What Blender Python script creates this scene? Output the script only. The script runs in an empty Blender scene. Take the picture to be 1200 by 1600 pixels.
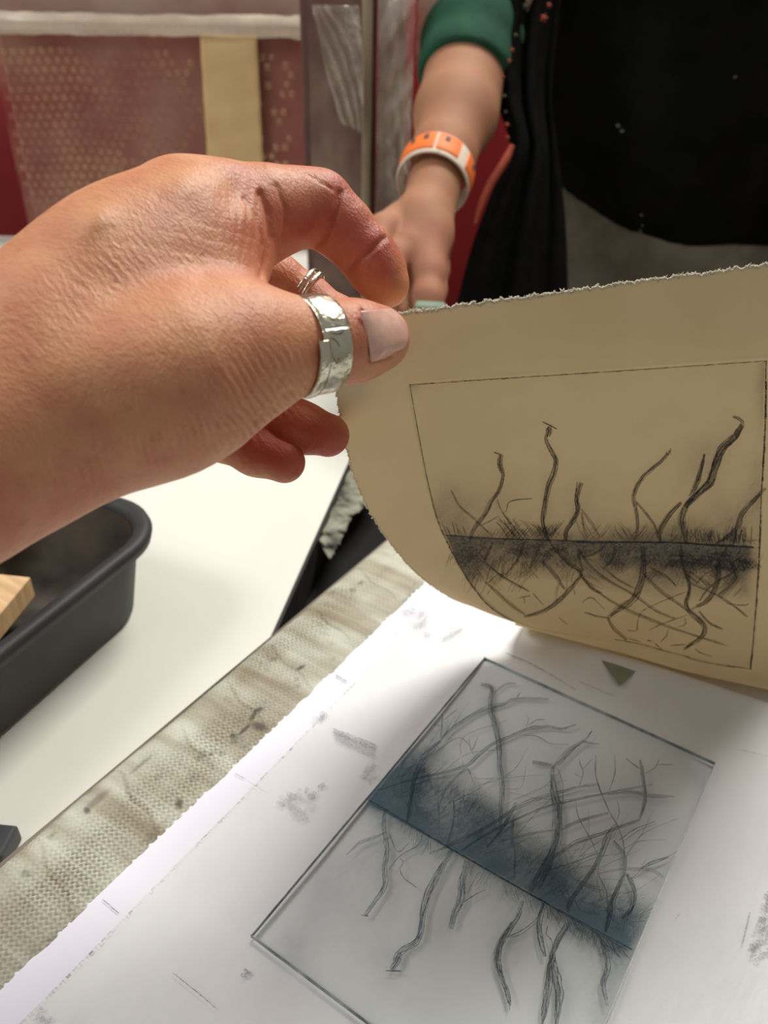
import bpy, bmesh, math, random
import numpy as np
from mathutils import Vector, Matrix
from mathutils.bvhtree import BVHTree
import openvdb
rng = np.random.default_rng(7); random.seed(7)
SC = bpy.context.scene; COL = SC.collection

# ---------------------------------------------------------------- camera
H = 0.28; F = 1251.0                       # eye height over the press bed (m), focal length in pixels of 1200x1600
R = np.array([[0.82810226, 0.3198076, -0.46040172],
              [0.56021686, -0.44268885, 0.70013116],
              [0.02009256, -0.83770501, -0.54575325]])   # rows: world axes in (right, down, forward)
cd = bpy.data.cameras.new('camera'); cam = bpy.data.objects.new('camera', cd); COL.objects.link(cam); SC.camera = cam
cd.sensor_fit = 'VERTICAL'; cd.sensor_height = 36; cd.sensor_width = 27; cd.lens = F / 1600 * 36
cd.clip_start = 0.01; cd.clip_end = 50
M = Matrix([[R[i][0], -R[i][1], -R[i][2], (0, 0, H)[i]] for i in range(3)] + [[0, 0, 0, 1]]); cam.matrix_world = M
cd.dof.use_dof = True; cd.dof.focus_distance = 0.272; cd.dof.aperture_fstop = cd.lens / 2.1

# ---------------------------------------------------------------- world, lights, exposure
SC.view_settings.view_transform = 'Standard'; SC.view_settings.look = 'None'
SC.view_settings.gamma = 1; SC.view_settings.use_curve_mapping = False; SC.view_settings.exposure = 0.0
W = bpy.data.worlds.new('world'); SC.world = W; W.use_nodes = True
W.node_tree.nodes['Background'].inputs[0].default_value = (1.0, 0.96, 0.9, 1)
W.node_tree.nodes['Background'].inputs[1].default_value = 0.24
def area(name, loc, target, size, size_y, power, color):
    l = bpy.data.lights.new(name, 'AREA'); l.shape = 'RECTANGLE'; l.size = size; l.size_y = size_y; l.energy = power; l.color = color
    o = bpy.data.objects.new(name, l); COL.objects.link(o); o.location = loc
    o.rotation_euler = (Vector(target) - Vector(loc)).to_track_quat('-Z', 'Y').to_euler(); return o
area('ceiling_lamp_light', (-0.25, 1.25, 1.45), (-0.15, 0.3, 0), 0.8, 0.45, 33, (1.0, 0.985, 0.94))
area('window_light', (-1.2, -0.5, 1.3), (-0.2, 0.3, 0.0), 0.6, 0.5, 12.5, (0.94, 0.97, 1.0))

# ---------------------------------------------------------------- helpers
def C(px, py, d): return np.array([(px - 600) * d / F, (py - 800) * d / F, d])       # eye-space metres
def toW(c): return np.asarray(c) @ R.T + np.array([0, 0, H])
def P(px, py, d): return toW(C(px, py, d))
def G(px, py, z=0.0):                                                                   # point on the horizontal plane z
    r = R @ np.array([(px - 600) / F, (py - 800) / F, 1.0]); return np.array([0, 0, H]) + r * ((z - H) / r[2])
def toPx(w):
    c = (np.asarray(w) - np.array([0, 0, H])) @ R; return np.stack([600 + c[..., 0] / c[..., 2] * F, 800 + c[..., 1] / c[..., 2] * F], -1), c[..., 2]
def link(name, me, mat=None, parent=None, smooth=True):
    o = bpy.data.objects.new(name, me); COL.objects.link(o)
    if mat is not None: me.materials.append(mat)
    if smooth and len(me.polygons): me.polygons.foreach_set('use_smooth', np.ones(len(me.polygons), bool))
    if parent is not None:
        o.parent = parent
        o.matrix_parent_inverse = parent.matrix_world.inverted() if parent.type != 'EMPTY' else Matrix.Translation(parent.location).inverted()
    return o
def mesh(name, v, f, mat=None, parent=None, smooth=True):
    me = bpy.data.meshes.new(name); me.from_pydata([tuple(map(float, p)) for p in v], [], [tuple(map(int, q)) for q in f]); me.update()
    return link(name, me, mat, parent, smooth)
def fastmesh(name, v, q, mat=None, parent=None, smooth=True):
    v = np.asarray(v, np.float32); q = np.asarray(q, np.int32); me = bpy.data.meshes.new(name)
    n = q.shape[1]; me.vertices.add(len(v)); me.vertices.foreach_set('co', v.ravel())
    me.loops.add(q.size); me.loops.foreach_set('vertex_index', q.ravel())
    me.polygons.add(len(q)); me.polygons.foreach_set('loop_start', np.arange(0, q.size, n, dtype=np.int32))
    me.update(calc_edges=True); me.validate()
    return link(name, me, mat, parent, smooth)
def attr(o, name, vals):
    a = o.data.attributes.new(name, 'FLOAT', 'POINT'); a.data.foreach_set('value', np.asarray(vals, np.float32).ravel())
def thing(o, label, cat, group=None):
    o['label'] = label; o['category'] = cat
    if group: o['group'] = group
    return o
def empty(name, loc, label=None, cat=None, group=None):
    o = bpy.data.objects.new(name, None); COL.objects.link(o); o.location = tuple(map(float, loc)); o.empty_display_size = .02
    if label: thing(o, label, cat, group)
    return o
def gridfaces(nr, nc):
    i = np.arange(nr - 1)[:, None] * nc + np.arange(nc - 1)[None]; i = i.ravel()
    return np.stack([i, i + 1, i + nc + 1, i + nc], 1)
def cr(pts, n):                                        # Catmull-Rom through the points (axis 0)
    p = np.asarray(pts, float); m = len(p)
    t = np.linspace(0, m - 1, n); i = np.clip(t.astype(int), 0, m - 2); u = (t - i).reshape((-1,) + (1,) * (p.ndim - 1))
    pe = np.concatenate([[2 * p[0] - p[1]], p, [2 * p[-1] - p[-2]]])
    a, b, c, d = pe[i], pe[i + 1], pe[i + 2], pe[i + 3]
    return .5 * (2 * b + (c - a) * u + (2 * a - 5 * b + 4 * c - d) * u ** 2 + (3 * b - a - 3 * c + d) * u ** 3)
def vnoise(x, y, seed=0):                              # smooth value noise, -1..1
    r_ = np.random.default_rng(seed); T = r_.random((64, 64)) * 2 - 1
    xi = np.floor(x).astype(int); yi = np.floor(y).astype(int); fx = x - xi; fy = y - yi
    fx = fx * fx * (3 - 2 * fx); fy = fy * fy * (3 - 2 * fy)
    g = lambda a, b: T[a % 64, b % 64]
    return (g(xi, yi) * (1 - fx) + g(xi + 1, yi) * fx) * (1 - fy) + (g(xi, yi + 1) * (1 - fx) + g(xi + 1, yi + 1) * fx) * fy
def fbm(x, y, seed=0, o=4):
    s = 0; a = 1; t = 0
    for k in range(o): s = s + a * vnoise(x * 2 ** k, y * 2 ** k, seed + k); t += a; a *= .5
    return s / t
def boxbm(bm, c, s, rot=None, bevel=0.0):
    r_ = bmesh.ops.create_cube(bm, size=1.0); vs = r_['verts']
    m = Matrix.Translation(Vector(c)) @ ((rot.to_4x4()) if rot is not None else Matrix.Identity(4)) @ Matrix.Diagonal((*s, 1))
    bmesh.ops.transform(bm, matrix=m, verts=vs)
    if bevel: bmesh.ops.bevel(bm, geom=list({e for v in vs for e in v.link_edges}), offset=bevel, segments=3, affect='EDGES', profile=.6)
def bmobj(name, bm, mat, parent=None, smooth=False):
    me = bpy.data.meshes.new(name); bm.normal_update(); bm.to_mesh(me); bm.free(); o = link(name, me, mat, parent, smooth); return o
def box(name, c, s, mat, parent=None, rz=0.0, bevel=0.002):
    bm = bmesh.new(); boxbm(bm, c, s, Matrix.Rotation(rz, 3, 'Z'), bevel); return bmobj(name, bm, mat, parent)

# ---------------------------------------------------------------- materials
def nt(name):
    m = bpy.data.materials.new(name); m.use_nodes = True; t = m.node_tree; return m, t, t.nodes['Principled BSDF']
def N(t, k, **kw):
    n = t.nodes.new(k)
    for a, b in kw.items():
        if a in n.inputs.keys(): n.inputs[a].default_value = b
        else: setattr(n, a, b)
    return n
def c4(c): return (*c, 1)
def srgb(*c): return tuple(((x / 255) / 12.92 if x / 255 <= .04045 else ((x / 255 + .055) / 1.055) ** 2.4) for x in c)
def noise_mat(name, c1, c2, scale=20, detail=6, rough=.6, bump=.2, bscale=None, dist=.001, metal=0, stretch=None, lo=.35, hi=.65, extra=None):
    m, t, b = nt(name); tc = N(t, 'ShaderNodeTexCoord'); src = tc.outputs['Object']
    if stretch:
        mp = N(t, 'ShaderNodeMapping'); mp.inputs['Scale'].default_value = stretch; t.links.new(src, mp.inputs[0]); src = mp.outputs[0]
    n = N(t, 'ShaderNodeTexNoise', Scale=scale, Detail=detail); t.links.new(src, n.inputs['Vector'])
    r = N(t, 'ShaderNodeValToRGB'); r.color_ramp.elements[0].position = lo; r.color_ramp.elements[1].position = hi
    r.color_ramp.elements[0].color = c4(c1); r.color_ramp.elements[1].color = c4(c2)
    t.links.new(n.outputs[0], r.inputs[0]); t.links.new(r.outputs[0], b.inputs['Base Color'])
    b.inputs['Roughness'].default_value = rough; b.inputs['Metallic'].default_value = metal
    if bump:
        n2 = N(t, 'ShaderNodeTexNoise', Scale=bscale or scale * 4, Detail=5); t.links.new(src, n2.inputs['Vector'])
        bp = N(t, 'ShaderNodeBump', Strength=bump, Distance=dist); t.links.new(n2.outputs[0], bp.inputs['Height']); t.links.new(bp.outputs[0], b.inputs['Normal'])
    return m
def translucent_film(name, col, alpha, rough=.25, nscale=30, spread=.25):
    m, t, b = nt(name); b.inputs['Base Color'].default_value = c4(col); b.inputs['Roughness'].default_value = rough
    tr = N(t, 'ShaderNodeBsdfTransparent'); mx = N(t, 'ShaderNodeMixShader'); out = t.nodes['Material Output']
    tc = N(t, 'ShaderNodeTexCoord'); n = N(t, 'ShaderNodeTexNoise', Scale=nscale, Detail=5); t.links.new(tc.outputs['Object'], n.inputs['Vector'])
    mr = N(t, 'ShaderNodeMapRange'); mr.inputs[1].default_value = .3; mr.inputs[2].default_value = .7
    mr.inputs[3].default_value = alpha - spread; mr.inputs[4].default_value = alpha + spread
    t.links.new(n.outputs[0], mr.inputs[0]); t.links.new(mr.outputs[0], mx.inputs[0]); t.links.new(tr.outputs[0], mx.inputs[1]); t.links.new(b.outputs[0], mx.inputs[2])
    t.links.new(mx.outputs[0], out.inputs[0]); return m
def ink_mat(name, col, grain=900, glo=.25, ghi=.55, rough=.7, keep=.0):     # ink film: alpha attribute broken up by grain
    m, t, b = nt(name); b.inputs['Base Color'].default_value = c4(col); b.inputs['Roughness'].default_value = rough; b.inputs['Specular IOR Level'].default_value = .2
    tr = N(t, 'ShaderNodeBsdfTransparent'); mx = N(t, 'ShaderNodeMixShader'); out = t.nodes['Material Output']
    a = N(t, 'ShaderNodeAttribute', attribute_name='ink'); tc = N(t, 'ShaderNodeTexCoord')
    n = N(t, 'ShaderNodeTexNoise', Scale=grain, Detail=3); t.links.new(tc.outputs['Object'], n.inputs['Vector'])
    mr = N(t, 'ShaderNodeMapRange'); mr.inputs[1].default_value = glo; mr.inputs[2].default_value = ghi; mr.inputs[3].default_value = keep; mr.inputs[4].default_value = 1
    t.links.new(n.outputs[0], mr.inputs[0])
    mu = N(t, 'ShaderNodeMath', operation='MULTIPLY', use_clamp=True); t.links.new(a.outputs['Fac'], mu.inputs[0]); t.links.new(mr.outputs[0], mu.inputs[1])
    t.links.new(mu.outputs[0], mx.inputs[0]); t.links.new(tr.outputs[0], mx.inputs[1]); t.links.new(b.outputs[0], mx.inputs[2]); t.links.new(mx.outputs[0], out.inputs[0])
    return m
def skin_mat(name, base, red, spot, sss=.004, bump=.5, rough=.5):
    m, t, b = nt(name); tc = N(t, 'ShaderNodeTexCoord'); a = N(t, 'ShaderNodeAttribute', attribute_name='red')
    n1 = N(t, 'ShaderNodeTexNoise', Scale=70, Detail=6); n2 = N(t, 'ShaderNodeTexNoise', Scale=260, Detail=4)
    for n in (n1, n2): t.links.new(tc.outputs['Object'], n.inputs['Vector'])
    ad = N(t, 'ShaderNodeMath', operation='ADD'); mr = N(t, 'ShaderNodeMapRange'); mr.inputs[1].default_value = .35; mr.inputs[2].default_value = .7; mr.inputs[3].default_value = -.12; mr.inputs[4].default_value = .42
    t.links.new(n1.outputs[0], mr.inputs[0]); t.links.new(mr.outputs[0], ad.inputs[0]); t.links.new(a.outputs['Fac'], ad.inputs[1]); ad.use_clamp = True
    m1 = N(t, 'ShaderNodeMix', data_type='RGBA'); m1.inputs[6].default_value = c4(base); m1.inputs[7].default_value = c4(red); t.links.new(ad.outputs[0], m1.inputs[0])
    r2 = N(t, 'ShaderNodeMapRange'); r2.inputs[1].default_value = .60; r2.inputs[2].default_value = .78; r2.inputs[4].default_value = .35; t.links.new(n2.outputs[0], r2.inputs[0])
    m2 = N(t, 'ShaderNodeMix', data_type='RGBA'); t.links.new(r2.outputs[0], m2.inputs[0]); t.links.new(m1.outputs[2], m2.inputs[6]); m2.inputs[7].default_value = c4(spot)
    t.links.new(m2.outputs[2], b.inputs['Base Color'])
    b.inputs['Subsurface Weight'].default_value = .35; b.inputs['Subsurface Radius'].default_value = (1, .35, .2); b.inputs['Subsurface Scale'].default_value = sss
    b.inputs['Roughness'].default_value = rough; b.inputs['Specular IOR Level'].default_value = .4
    v = N(t, 'ShaderNodeTexVoronoi', Scale=1100); wn = N(t, 'ShaderNodeTexNoise', Scale=420, Detail=6)
    mp = N(t, 'ShaderNodeMapping'); mp.inputs['Rotation'].default_value = (.3, .4, .9); mp.inputs['Scale'].default_value = (1, 2.2, 1)
    t.links.new(tc.outputs['Object'], mp.inputs[0]); t.links.new(mp.outputs[0], v.inputs['Vector']); t.links.new(mp.outputs[0], wn.inputs['Vector'])
    s = N(t, 'ShaderNodeMath', operation='MULTIPLY_ADD'); t.links.new(v.outputs['Distance'], s.inputs[0]); s.inputs[1].default_value = .35; t.links.new(wn.outputs[0], s.inputs[2])
    bp = N(t, 'ShaderNodeBump', Strength=bump, Distance=.00042); t.links.new(s.outputs[0], bp.inputs['Height']); t.links.new(bp.outputs[0], b.inputs['Normal'])
    return m
M_table = noise_mat('white_table_laminate', srgb(226, 225, 212), srgb(232, 231, 220), 6, rough=.42, bump=.03)
M_red = noise_mat('red_painted_wall', srgb(128, 22, 24), srgb(140, 28, 30), 5, rough=.5, bump=.05)
M_plaster = noise_mat('plaster', srgb(200, 196, 186), srgb(212, 208, 198), 8, rough=.9, bump=.1)
M_floor = noise_mat('grey_concrete', srgb(110, 106, 100), srgb(135, 130, 122), 7, rough=.8, bump=.1)
M_black = noise_mat('black_paint', srgb(22, 22, 22), srgb(36, 35, 33), 60, rough=.5, bump=.1)
M_tray = noise_mat('black_plastic', srgb(36, 37, 37), srgb(50, 50, 49), 25, rough=.6, bump=.15, dist=.0006)
M_dirt = noise_mat('dusty_tray_inside', srgb(52, 44, 36), srgb(98, 86, 70), 22, rough=.8, bump=.2)
M_wood = noise_mat('pale_wood', srgb(196, 158, 112), srgb(222, 186, 138), 30, rough=.6, bump=.1, stretch=(1, 8, 1))
M_steel = noise_mat('worn_steel', srgb(90, 90, 84), srgb(150, 150, 138), 60, rough=.4, metal=.7, bump=.2, dist=.0004)
M_white = noise_mat('bright_white_paper', srgb(232, 230, 240), srgb(238, 236, 244), 8, rough=.7, bump=.12, bscale=500, dist=.0002)
M_tissue = noise_mat('tissue_paper', srgb(222, 222, 221), srgb(232, 232, 231), 14, rough=.5, bump=.55, bscale=70, dist=.0012, stretch=(1.6, .7, 1))
M_cream = noise_mat('cream_cotton_paper', srgb(226, 208, 166), srgb(232, 214, 174), 40, rough=.85, bump=.35, bscale=900, dist=.00025)
t = M_cream.node_tree; b = t.nodes['Principled BSDF']; tl_ = N(t, 'ShaderNodeBsdfTranslucent'); tl_.inputs[0].default_value = c4(srgb(236, 214, 160)); mxc = N(t, 'ShaderNodeMixShader'); mxc.inputs[0].default_value = .22
t.links.new(b.outputs[0], mxc.inputs[1]); t.links.new(tl_.outputs[0], mxc.inputs[2]); t.links.new(mxc.outputs[0], t.nodes['Material Output'].inputs[0])
M_fibre = noise_mat('torn_cotton_fibre', srgb(244, 236, 214), srgb(250, 244, 226), 200, rough=.9, bump=0)
t = M_fibre.node_tree; b = t.nodes['Principled BSDF']; tl_ = N(t, 'ShaderNodeBsdfTranslucent'); tl_.inputs[0].default_value = c4(srgb(252, 246, 230)); mxc = N(t, 'ShaderNodeMixShader'); mxc.inputs[0].default_value = .55
t.links.new(b.outputs[0], mxc.inputs[1]); t.links.new(tl_.outputs[0], mxc.inputs[2]); t.links.new(mxc.outputs[0], t.nodes['Material Output'].inputs[0])
M_ink = ink_mat('etching_ink', srgb(38, 46, 52), 1500, .30, .52, keep=.25)
M_tone = ink_mat('plate_tone', srgb(62, 72, 82), 900, .25, .75, keep=.5)
M_plink = ink_mat('drypoint_ink', srgb(54, 80, 92), 1200, .2, .6, keep=.5)
M_pltone = ink_mat('wiped_ink', srgb(84, 108, 120), 500, .2, .7, keep=.75)
M_smudge = ink_mat('ink_smudge', srgb(118, 122, 132), 1800, .35, .65, keep=.25)
M_silver = noise_mat('hammered_silver', srgb(206, 200, 176), srgb(238, 234, 214), 120, rough=.26, metal=1, bump=.8, bscale=330, dist=.0008)
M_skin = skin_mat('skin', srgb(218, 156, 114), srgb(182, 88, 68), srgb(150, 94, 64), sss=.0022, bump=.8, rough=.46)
M_skin2 = skin_mat('skin_tan', srgb(164, 118, 86), srgb(166, 104, 82), srgb(140, 94, 66), sss=.006, bump=.1, rough=.7)
M_nail = noise_mat('thumb_nail', srgb(220, 168, 148), srgb(232, 188, 170), 300, rough=.28, bump=.15, bscale=200, stretch=(1, 1, 1), dist=.0002)

# ================================================================ SETTING
FLOOR = -0.95
nrm = np.array([-0.549, 0.836, 0]); wdt = np.array([0.836, 0.549, 0])        # away from the eye / along the back wall
RZ = math.atan2(wdt[1], wdt[0])
def struct(o): o['kind'] = 'structure'; return o
struct(box('floor', (0, 0.8, FLOOR - .03), (6, 6, .06), M_floor, rz=RZ, bevel=0))
wc = nrm * 1.62
struct(box('wall_back', (wc[0] + nrm[0] * .05, wc[1] + nrm[1] * .05, FLOOR + 1.35), (5.0, .1, 2.7), M_red, rz=RZ, bevel=0))

# white table the tray stands on
TZ = -0.045
tb = empty('white_table', (-1.0, .6, FLOOR), 'white laminate work table under the black tray and the wrapped picture', 'table')
def loc_box(cu, cv, z0, z1, su, sv, name, mat, parent, bevel=.003):
    c = wdt * cu + nrm * cv; return box(name, (c[0], c[1], (z0 + z1) / 2), (su, sv, z1 - z0), mat, parent, RZ, bevel)
t0, t1 = G(431, 976, TZ), G(553, 702, TZ); td_ = (t1 - t0) / np.linalg.norm(t1 - t0)
print('table edge', t0, t1)
br_d = nrm @ G(50, 384, TZ); far_ = t0 + td_ * ((br_d + .05 - nrm @ t0) / (nrm @ td_)); ne_ = t0 - td_ * .55
tp = [ne_, far_, far_ - wdt * 1.1, ne_ - np.array([1.3, 0, 0])]
vs = [(p[0], p[1], TZ - .03) for p in tp] + [(p[0], p[1], TZ) for p in tp]
mesh('table_top', vs, [(0, 3, 2, 1)[::-1], (4, 5, 6, 7), (0, 1, 5, 4), (1, 2, 6, 5), (2, 3, 7, 6), (3, 0, 4, 7)], M_table, tb, False)
em_ = (ne_ + far_) / 2; box('edge_band', (em_[0] + .0012, em_[1], TZ - .0155), (np.linalg.norm(far_ - ne_), .002, .0295), M_black, tb, math.atan2(td_[1], td_[0]), 0)
for a, b_ in ((-1.0, .15), (-1.0, .9), (-.55, .9), (-.45, .15)):
    loc_box(a, b_, FLOOR, TZ - .03, .05, .05, 'leg', M_steel, tb)

# ---------------------------------------------------------------- press bed with its felt blanket
BX = -.2215
bed = empty('etching_press', (0, .4, FLOOR), 'flat steel bed of the etching press under the blanket and papers', 'press')
box('bed_plate', (.02, .24, -.0145), (.46, .86, .021), M_steel, bed, bevel=.002)
for a in ((-.12, -.12), (.2, -.12), (-.12, .6), (.2, .6)):
    box('leg', (a[0], a[1], (FLOOR - .025) / 2), (.06, .06, -FLOOR - .025), M_steel, bed)
m, t, b = nt('felt_blanket')
a1 = N(t, 'ShaderNodeAttribute', attribute_name='weave'); a2 = N(t, 'ShaderNodeAttribute', attribute_name='stain')
tc = N(t, 'ShaderNodeTexCoord'); n1 = N(t, 'ShaderNodeTexNoise', Scale=30, Detail=7); mp = N(t, 'ShaderNodeMapping'); mp.inputs['Scale'].default_value = (.45, 2.4, 1)
t.links.new(tc.outputs['Object'], mp.inputs[0]); t.links.new(mp.outputs[0], n1.inputs['Vector'])
rp = N(t, 'ShaderNodeValToRGB'); rp.color_ramp.elements[0].position = .32; rp.color_ramp.elements[1].position = .68
rp.color_ramp.elements[0].color = c4(srgb(150, 140, 118)); rp.color_ramp.elements[1].color = c4(srgb(212, 214, 196)); t.links.new(n1.outputs[0], rp.inputs[0])
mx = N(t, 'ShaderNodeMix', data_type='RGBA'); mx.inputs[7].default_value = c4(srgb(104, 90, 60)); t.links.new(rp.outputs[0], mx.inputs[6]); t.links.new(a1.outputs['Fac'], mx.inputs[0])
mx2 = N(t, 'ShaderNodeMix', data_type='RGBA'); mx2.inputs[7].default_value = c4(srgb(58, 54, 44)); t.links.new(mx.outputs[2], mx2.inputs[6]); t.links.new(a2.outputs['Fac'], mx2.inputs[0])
t.links.new(mx2.outputs[2], b.inputs['Base Color']); b.inputs['Roughness'].default_value = .75
n2 = N(t, 'ShaderNodeTexNoise', Scale=900, Detail=3); t.links.new(tc.outputs['Object'], n2.inputs['Vector'])
bp = N(t, 'ShaderNodeBump', Strength=.5, Distance=.0004); t.links.new(n2.outputs[0], bp.inputs['Height']); t.links.new(bp.outputs[0], b.inputs['Normal'])
M_felt = m
nr, nc = 1500, 210
yy = np.linspace(-.05, .62, nr)[:, None] * np.ones((1, nc)); s = np.linspace(0, .085, nc)[None] * np.ones((nr, 1))   # s runs up the side, over the edge, across
rad = .010 + .0008 * np.sin(yy * 31); side = .016; arc = rad * math.pi / 2
ex = BX + .0010 * fbm(yy * 18, yy * 0, 3)
th = np.clip((s - side) / arc * (math.pi / 2), 0, math.pi / 2)
fx = ex + rad * (1 - np.cos(th)) + np.clip(s - side - arc, 0, None)
fz = -.0004 - rad + rad * np.sin(th) - np.clip(side - s, 0, None)
px_, py_ = .0027, .0019
ph = (yy + .0008 * fbm(s * 130, yy * 90, 5)) / py_; pr = (s + .0012 * fbm(s * 90, yy * 60, 9)) / px_ + .18 * np.sin(ph * 2 * np.pi / 17)
w = np.sin(2 * np.pi * pr) * np.sin(2 * np.pi * ph * .5) ; w2 = np.sin(2 * np.pi * ph + 1.6 * np.sin(2 * np.pi * pr))
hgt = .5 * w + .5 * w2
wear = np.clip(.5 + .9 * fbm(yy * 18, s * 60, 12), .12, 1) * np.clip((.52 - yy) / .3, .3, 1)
cre = 0
for yc, ln, am in ((.05, .02, 1), (.085, .03, .7), (.125, .03, 1), (.158, .018, .8), (.19, .03, .9), (.222, .03, .7), (.258, .02, 1), (.30, .03, .6), (.335, .03, .8)):
    yl = yc - (s - .03) * .28 + .0012 * np.sin(s * 260); cre = cre + am * np.exp(-((yy - yl) / .0009) ** 2) * np.clip(1 - np.abs(s - .045) / (ln * 1.1), 0, 1)
fz = fz + (.00048 * hgt * wear - .0005 * cre + .0005 * fbm(yy * 40, s * 60, 21)) * np.clip(np.sin(th) + .15, 0, 1)
fx = fx - .00034 * hgt * wear * np.cos(th)
BM_ = 1
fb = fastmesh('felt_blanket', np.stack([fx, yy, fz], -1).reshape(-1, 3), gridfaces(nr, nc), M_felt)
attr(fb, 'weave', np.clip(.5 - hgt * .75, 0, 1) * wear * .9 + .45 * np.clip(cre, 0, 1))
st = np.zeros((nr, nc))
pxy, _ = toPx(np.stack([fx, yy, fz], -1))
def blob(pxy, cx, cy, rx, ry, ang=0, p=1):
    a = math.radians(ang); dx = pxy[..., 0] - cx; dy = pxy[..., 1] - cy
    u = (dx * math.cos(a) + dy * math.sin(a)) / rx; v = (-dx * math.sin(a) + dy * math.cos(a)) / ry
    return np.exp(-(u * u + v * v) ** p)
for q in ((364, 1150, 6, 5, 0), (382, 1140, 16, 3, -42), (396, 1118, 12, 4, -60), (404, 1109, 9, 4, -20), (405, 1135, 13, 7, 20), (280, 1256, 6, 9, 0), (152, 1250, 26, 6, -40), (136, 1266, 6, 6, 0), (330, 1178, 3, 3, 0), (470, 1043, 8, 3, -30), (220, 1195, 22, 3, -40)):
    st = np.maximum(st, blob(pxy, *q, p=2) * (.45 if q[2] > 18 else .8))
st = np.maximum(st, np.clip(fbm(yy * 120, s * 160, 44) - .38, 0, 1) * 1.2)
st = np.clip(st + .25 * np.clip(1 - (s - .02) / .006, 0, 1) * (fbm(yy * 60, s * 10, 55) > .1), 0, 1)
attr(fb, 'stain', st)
thing(fb, 'greenish grey woven felt press blanket with worn looped weave along the left edge', 'blanket')
fb.data.update()
# thin wooden strip under the blanket edge
sr = box('edge_strip', (BX - .0006, .28, -.022), (.003, .68, .030), noise_mat('brown_strip', srgb(78, 68, 56), srgb(124, 112, 96), 40, stretch=(1, .2, 1), rough=.6), bed, bevel=.001)

# ---------------------------------------------------------------- papers on the bed
def sheet_grid(x0, x1, y0, y1, nx, ny, zf, edge=None):
    xs = np.linspace(0, 1, nx)[None] * np.ones((ny, 1)); y = np.linspace(y0, y1, ny)[:, None] * np.ones((1, nx))
    xl = x0 + (edge(y) if edge is not None else 0)
    x = (x0 + (x1 - x0) * xs ** 2) + (xl - x0) * (1 - xs) ** 30; return np.stack([x, y, zf(x, y)], -1)
def solid(o, t, off=-1):
    md = o.modifiers.new('thickness', 'SOLIDIFY'); md.thickness = t; md.offset = off; return o
PX = -.1757
def ragged(y):
    a = fbm(y * 160, y * 0, 61, 3); tooth = np.abs(((y / .0042) % 1) - .5) * 2
    return .0009 * a - .0008 * np.clip((tooth - .6) * 4, 0, 1) * (vnoise(y * 160, y * 0 + 3, 8) > .0)
wp = sheet_grid(PX, .2, -.06, .5, 30, 1400, lambda x, y: .0012 + .0004 * fbm(x * 12, y * 12, 71), ragged)
o = fastmesh('backing_paper', wp.reshape(-1, 3), gridfaces(1400, 30), M_white); solid(o, .0003)
thing(o, 'bright white backing paper with a ragged torn left edge on the felt blanket', 'paper')
def flatline(name, pts, wpx, mat, parent, z, alpha=.7, wob=0): ...
RID = [G(815, 975, .005), G(1000, 1034, .005), G(1200, 1100, .005)]
def tz(x, y):
    z = .0019 + .0006 * fbm(x * 14 + y * 5, y * 9, 81) + .0003 * fbm((x + y) * 45, (y - x) * 16, 82)
    r_ = np.exp(-(((x + .13) * .8 + (y - .31) * .3) / .012) ** 2) * np.exp(-((y - .29) / .05) ** 2)
    lift = np.clip((y - .325 - .03 * (x + .12)) / .02, 0, 1); lift = lift * lift * (3 - 2 * lift)
    
    rx = np.interp(x, [RID[0][0], RID[1][0], RID[2][0]], [RID[0][1], RID[1][1], RID[2][1]]); dy = y - rx
    rid = np.where(dy > 0, np.exp(-(dy / .004) ** 2), np.exp(-(dy / .011) ** 2)) * np.clip((x - RID[0][0] + .01) / .03, 0, 1)
    return z + .0010 * r_ + .0032 * rid
TXL = lambda y: 0.0012 * fbm(y * 9, y * 0, 85) + np.interp(y, [0.0, .05, .2, .3], [.004, .0035, .0015, .001])
tg = sheet_grid(-.163, .2, -.06, .5, 260, 420, tz, TXL)
tissue = fastmesh('tissue_sheet', tg.reshape(-1, 3), gridfaces(420, 260), M_tissue)
thing(tissue, 'thin whitish tissue sheet with faint creases and grey smudges under the inked plate', 'paper')

# ---------------------------------------------------------------- the plate
pA, pB, pD = G(757, 1028, .004), G(1117, 1192, .004), G(393, 1462, .004)
eu = pB - pA; ev = pD - pA
pz0, pz1 = .0028, .0042
pl = empty('drypoint_plate', pA + (eu + ev) / 2 - np.array([0, 0, .0012]), 'clear plastic drypoint plate inked with a blue-grey root drawing, flat on the tissue', 'plate')
m, t, b = nt('clear_plastic'); b.inputs['Base Color'].default_value = c4(srgb(215, 228, 224)); b.inputs['Roughness'].default_value = .12; b.inputs['IOR'].default_value = 1.45
tr = N(t, 'ShaderNodeBsdfTransparent'); tr.inputs[0].default_value = c4((.99, .999, .996)); mxs = N(t, 'ShaderNodeMixShader'); mxs.inputs[0].default_value = .007
t.links.new(tr.outputs[0], mxs.inputs[1]); t.links.new(b.outputs[0], mxs.inputs[2]); t.links.new(mxs.outputs[0], t.nodes['Material Output'].inputs[0]); M_plate = m
c8 = [pA, pB, pB + ev, pD]
vs = [(p[0], p[1], pz0) for p in c8] + [(p[0], p[1], pz1) for p in c8]
plate = mesh('plate_sheet', vs, [(3, 2, 1, 0), (4, 5, 6, 7), (0, 1, 5, 4), (1, 2, 6, 5), (2, 3, 7, 6), (3, 0, 4, 7)], M_plate, pl, False)
bm = bmesh.new()
for i in range(4):
    a, b_ = c8[i], c8[(i + 1) % 4]; d_ = b_ - a; L_ = np.linalg.norm(d_); mid = (a + b_) / 2
    boxbm(bm, (mid[0], mid[1], (pz0 + pz1) / 2 + .0001), (L_ + .0005, .00028, pz1 - pz0 + .0002), Matrix.Rotation(math.atan2(d_[1], d_[0]), 3, 'Z'))
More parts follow.
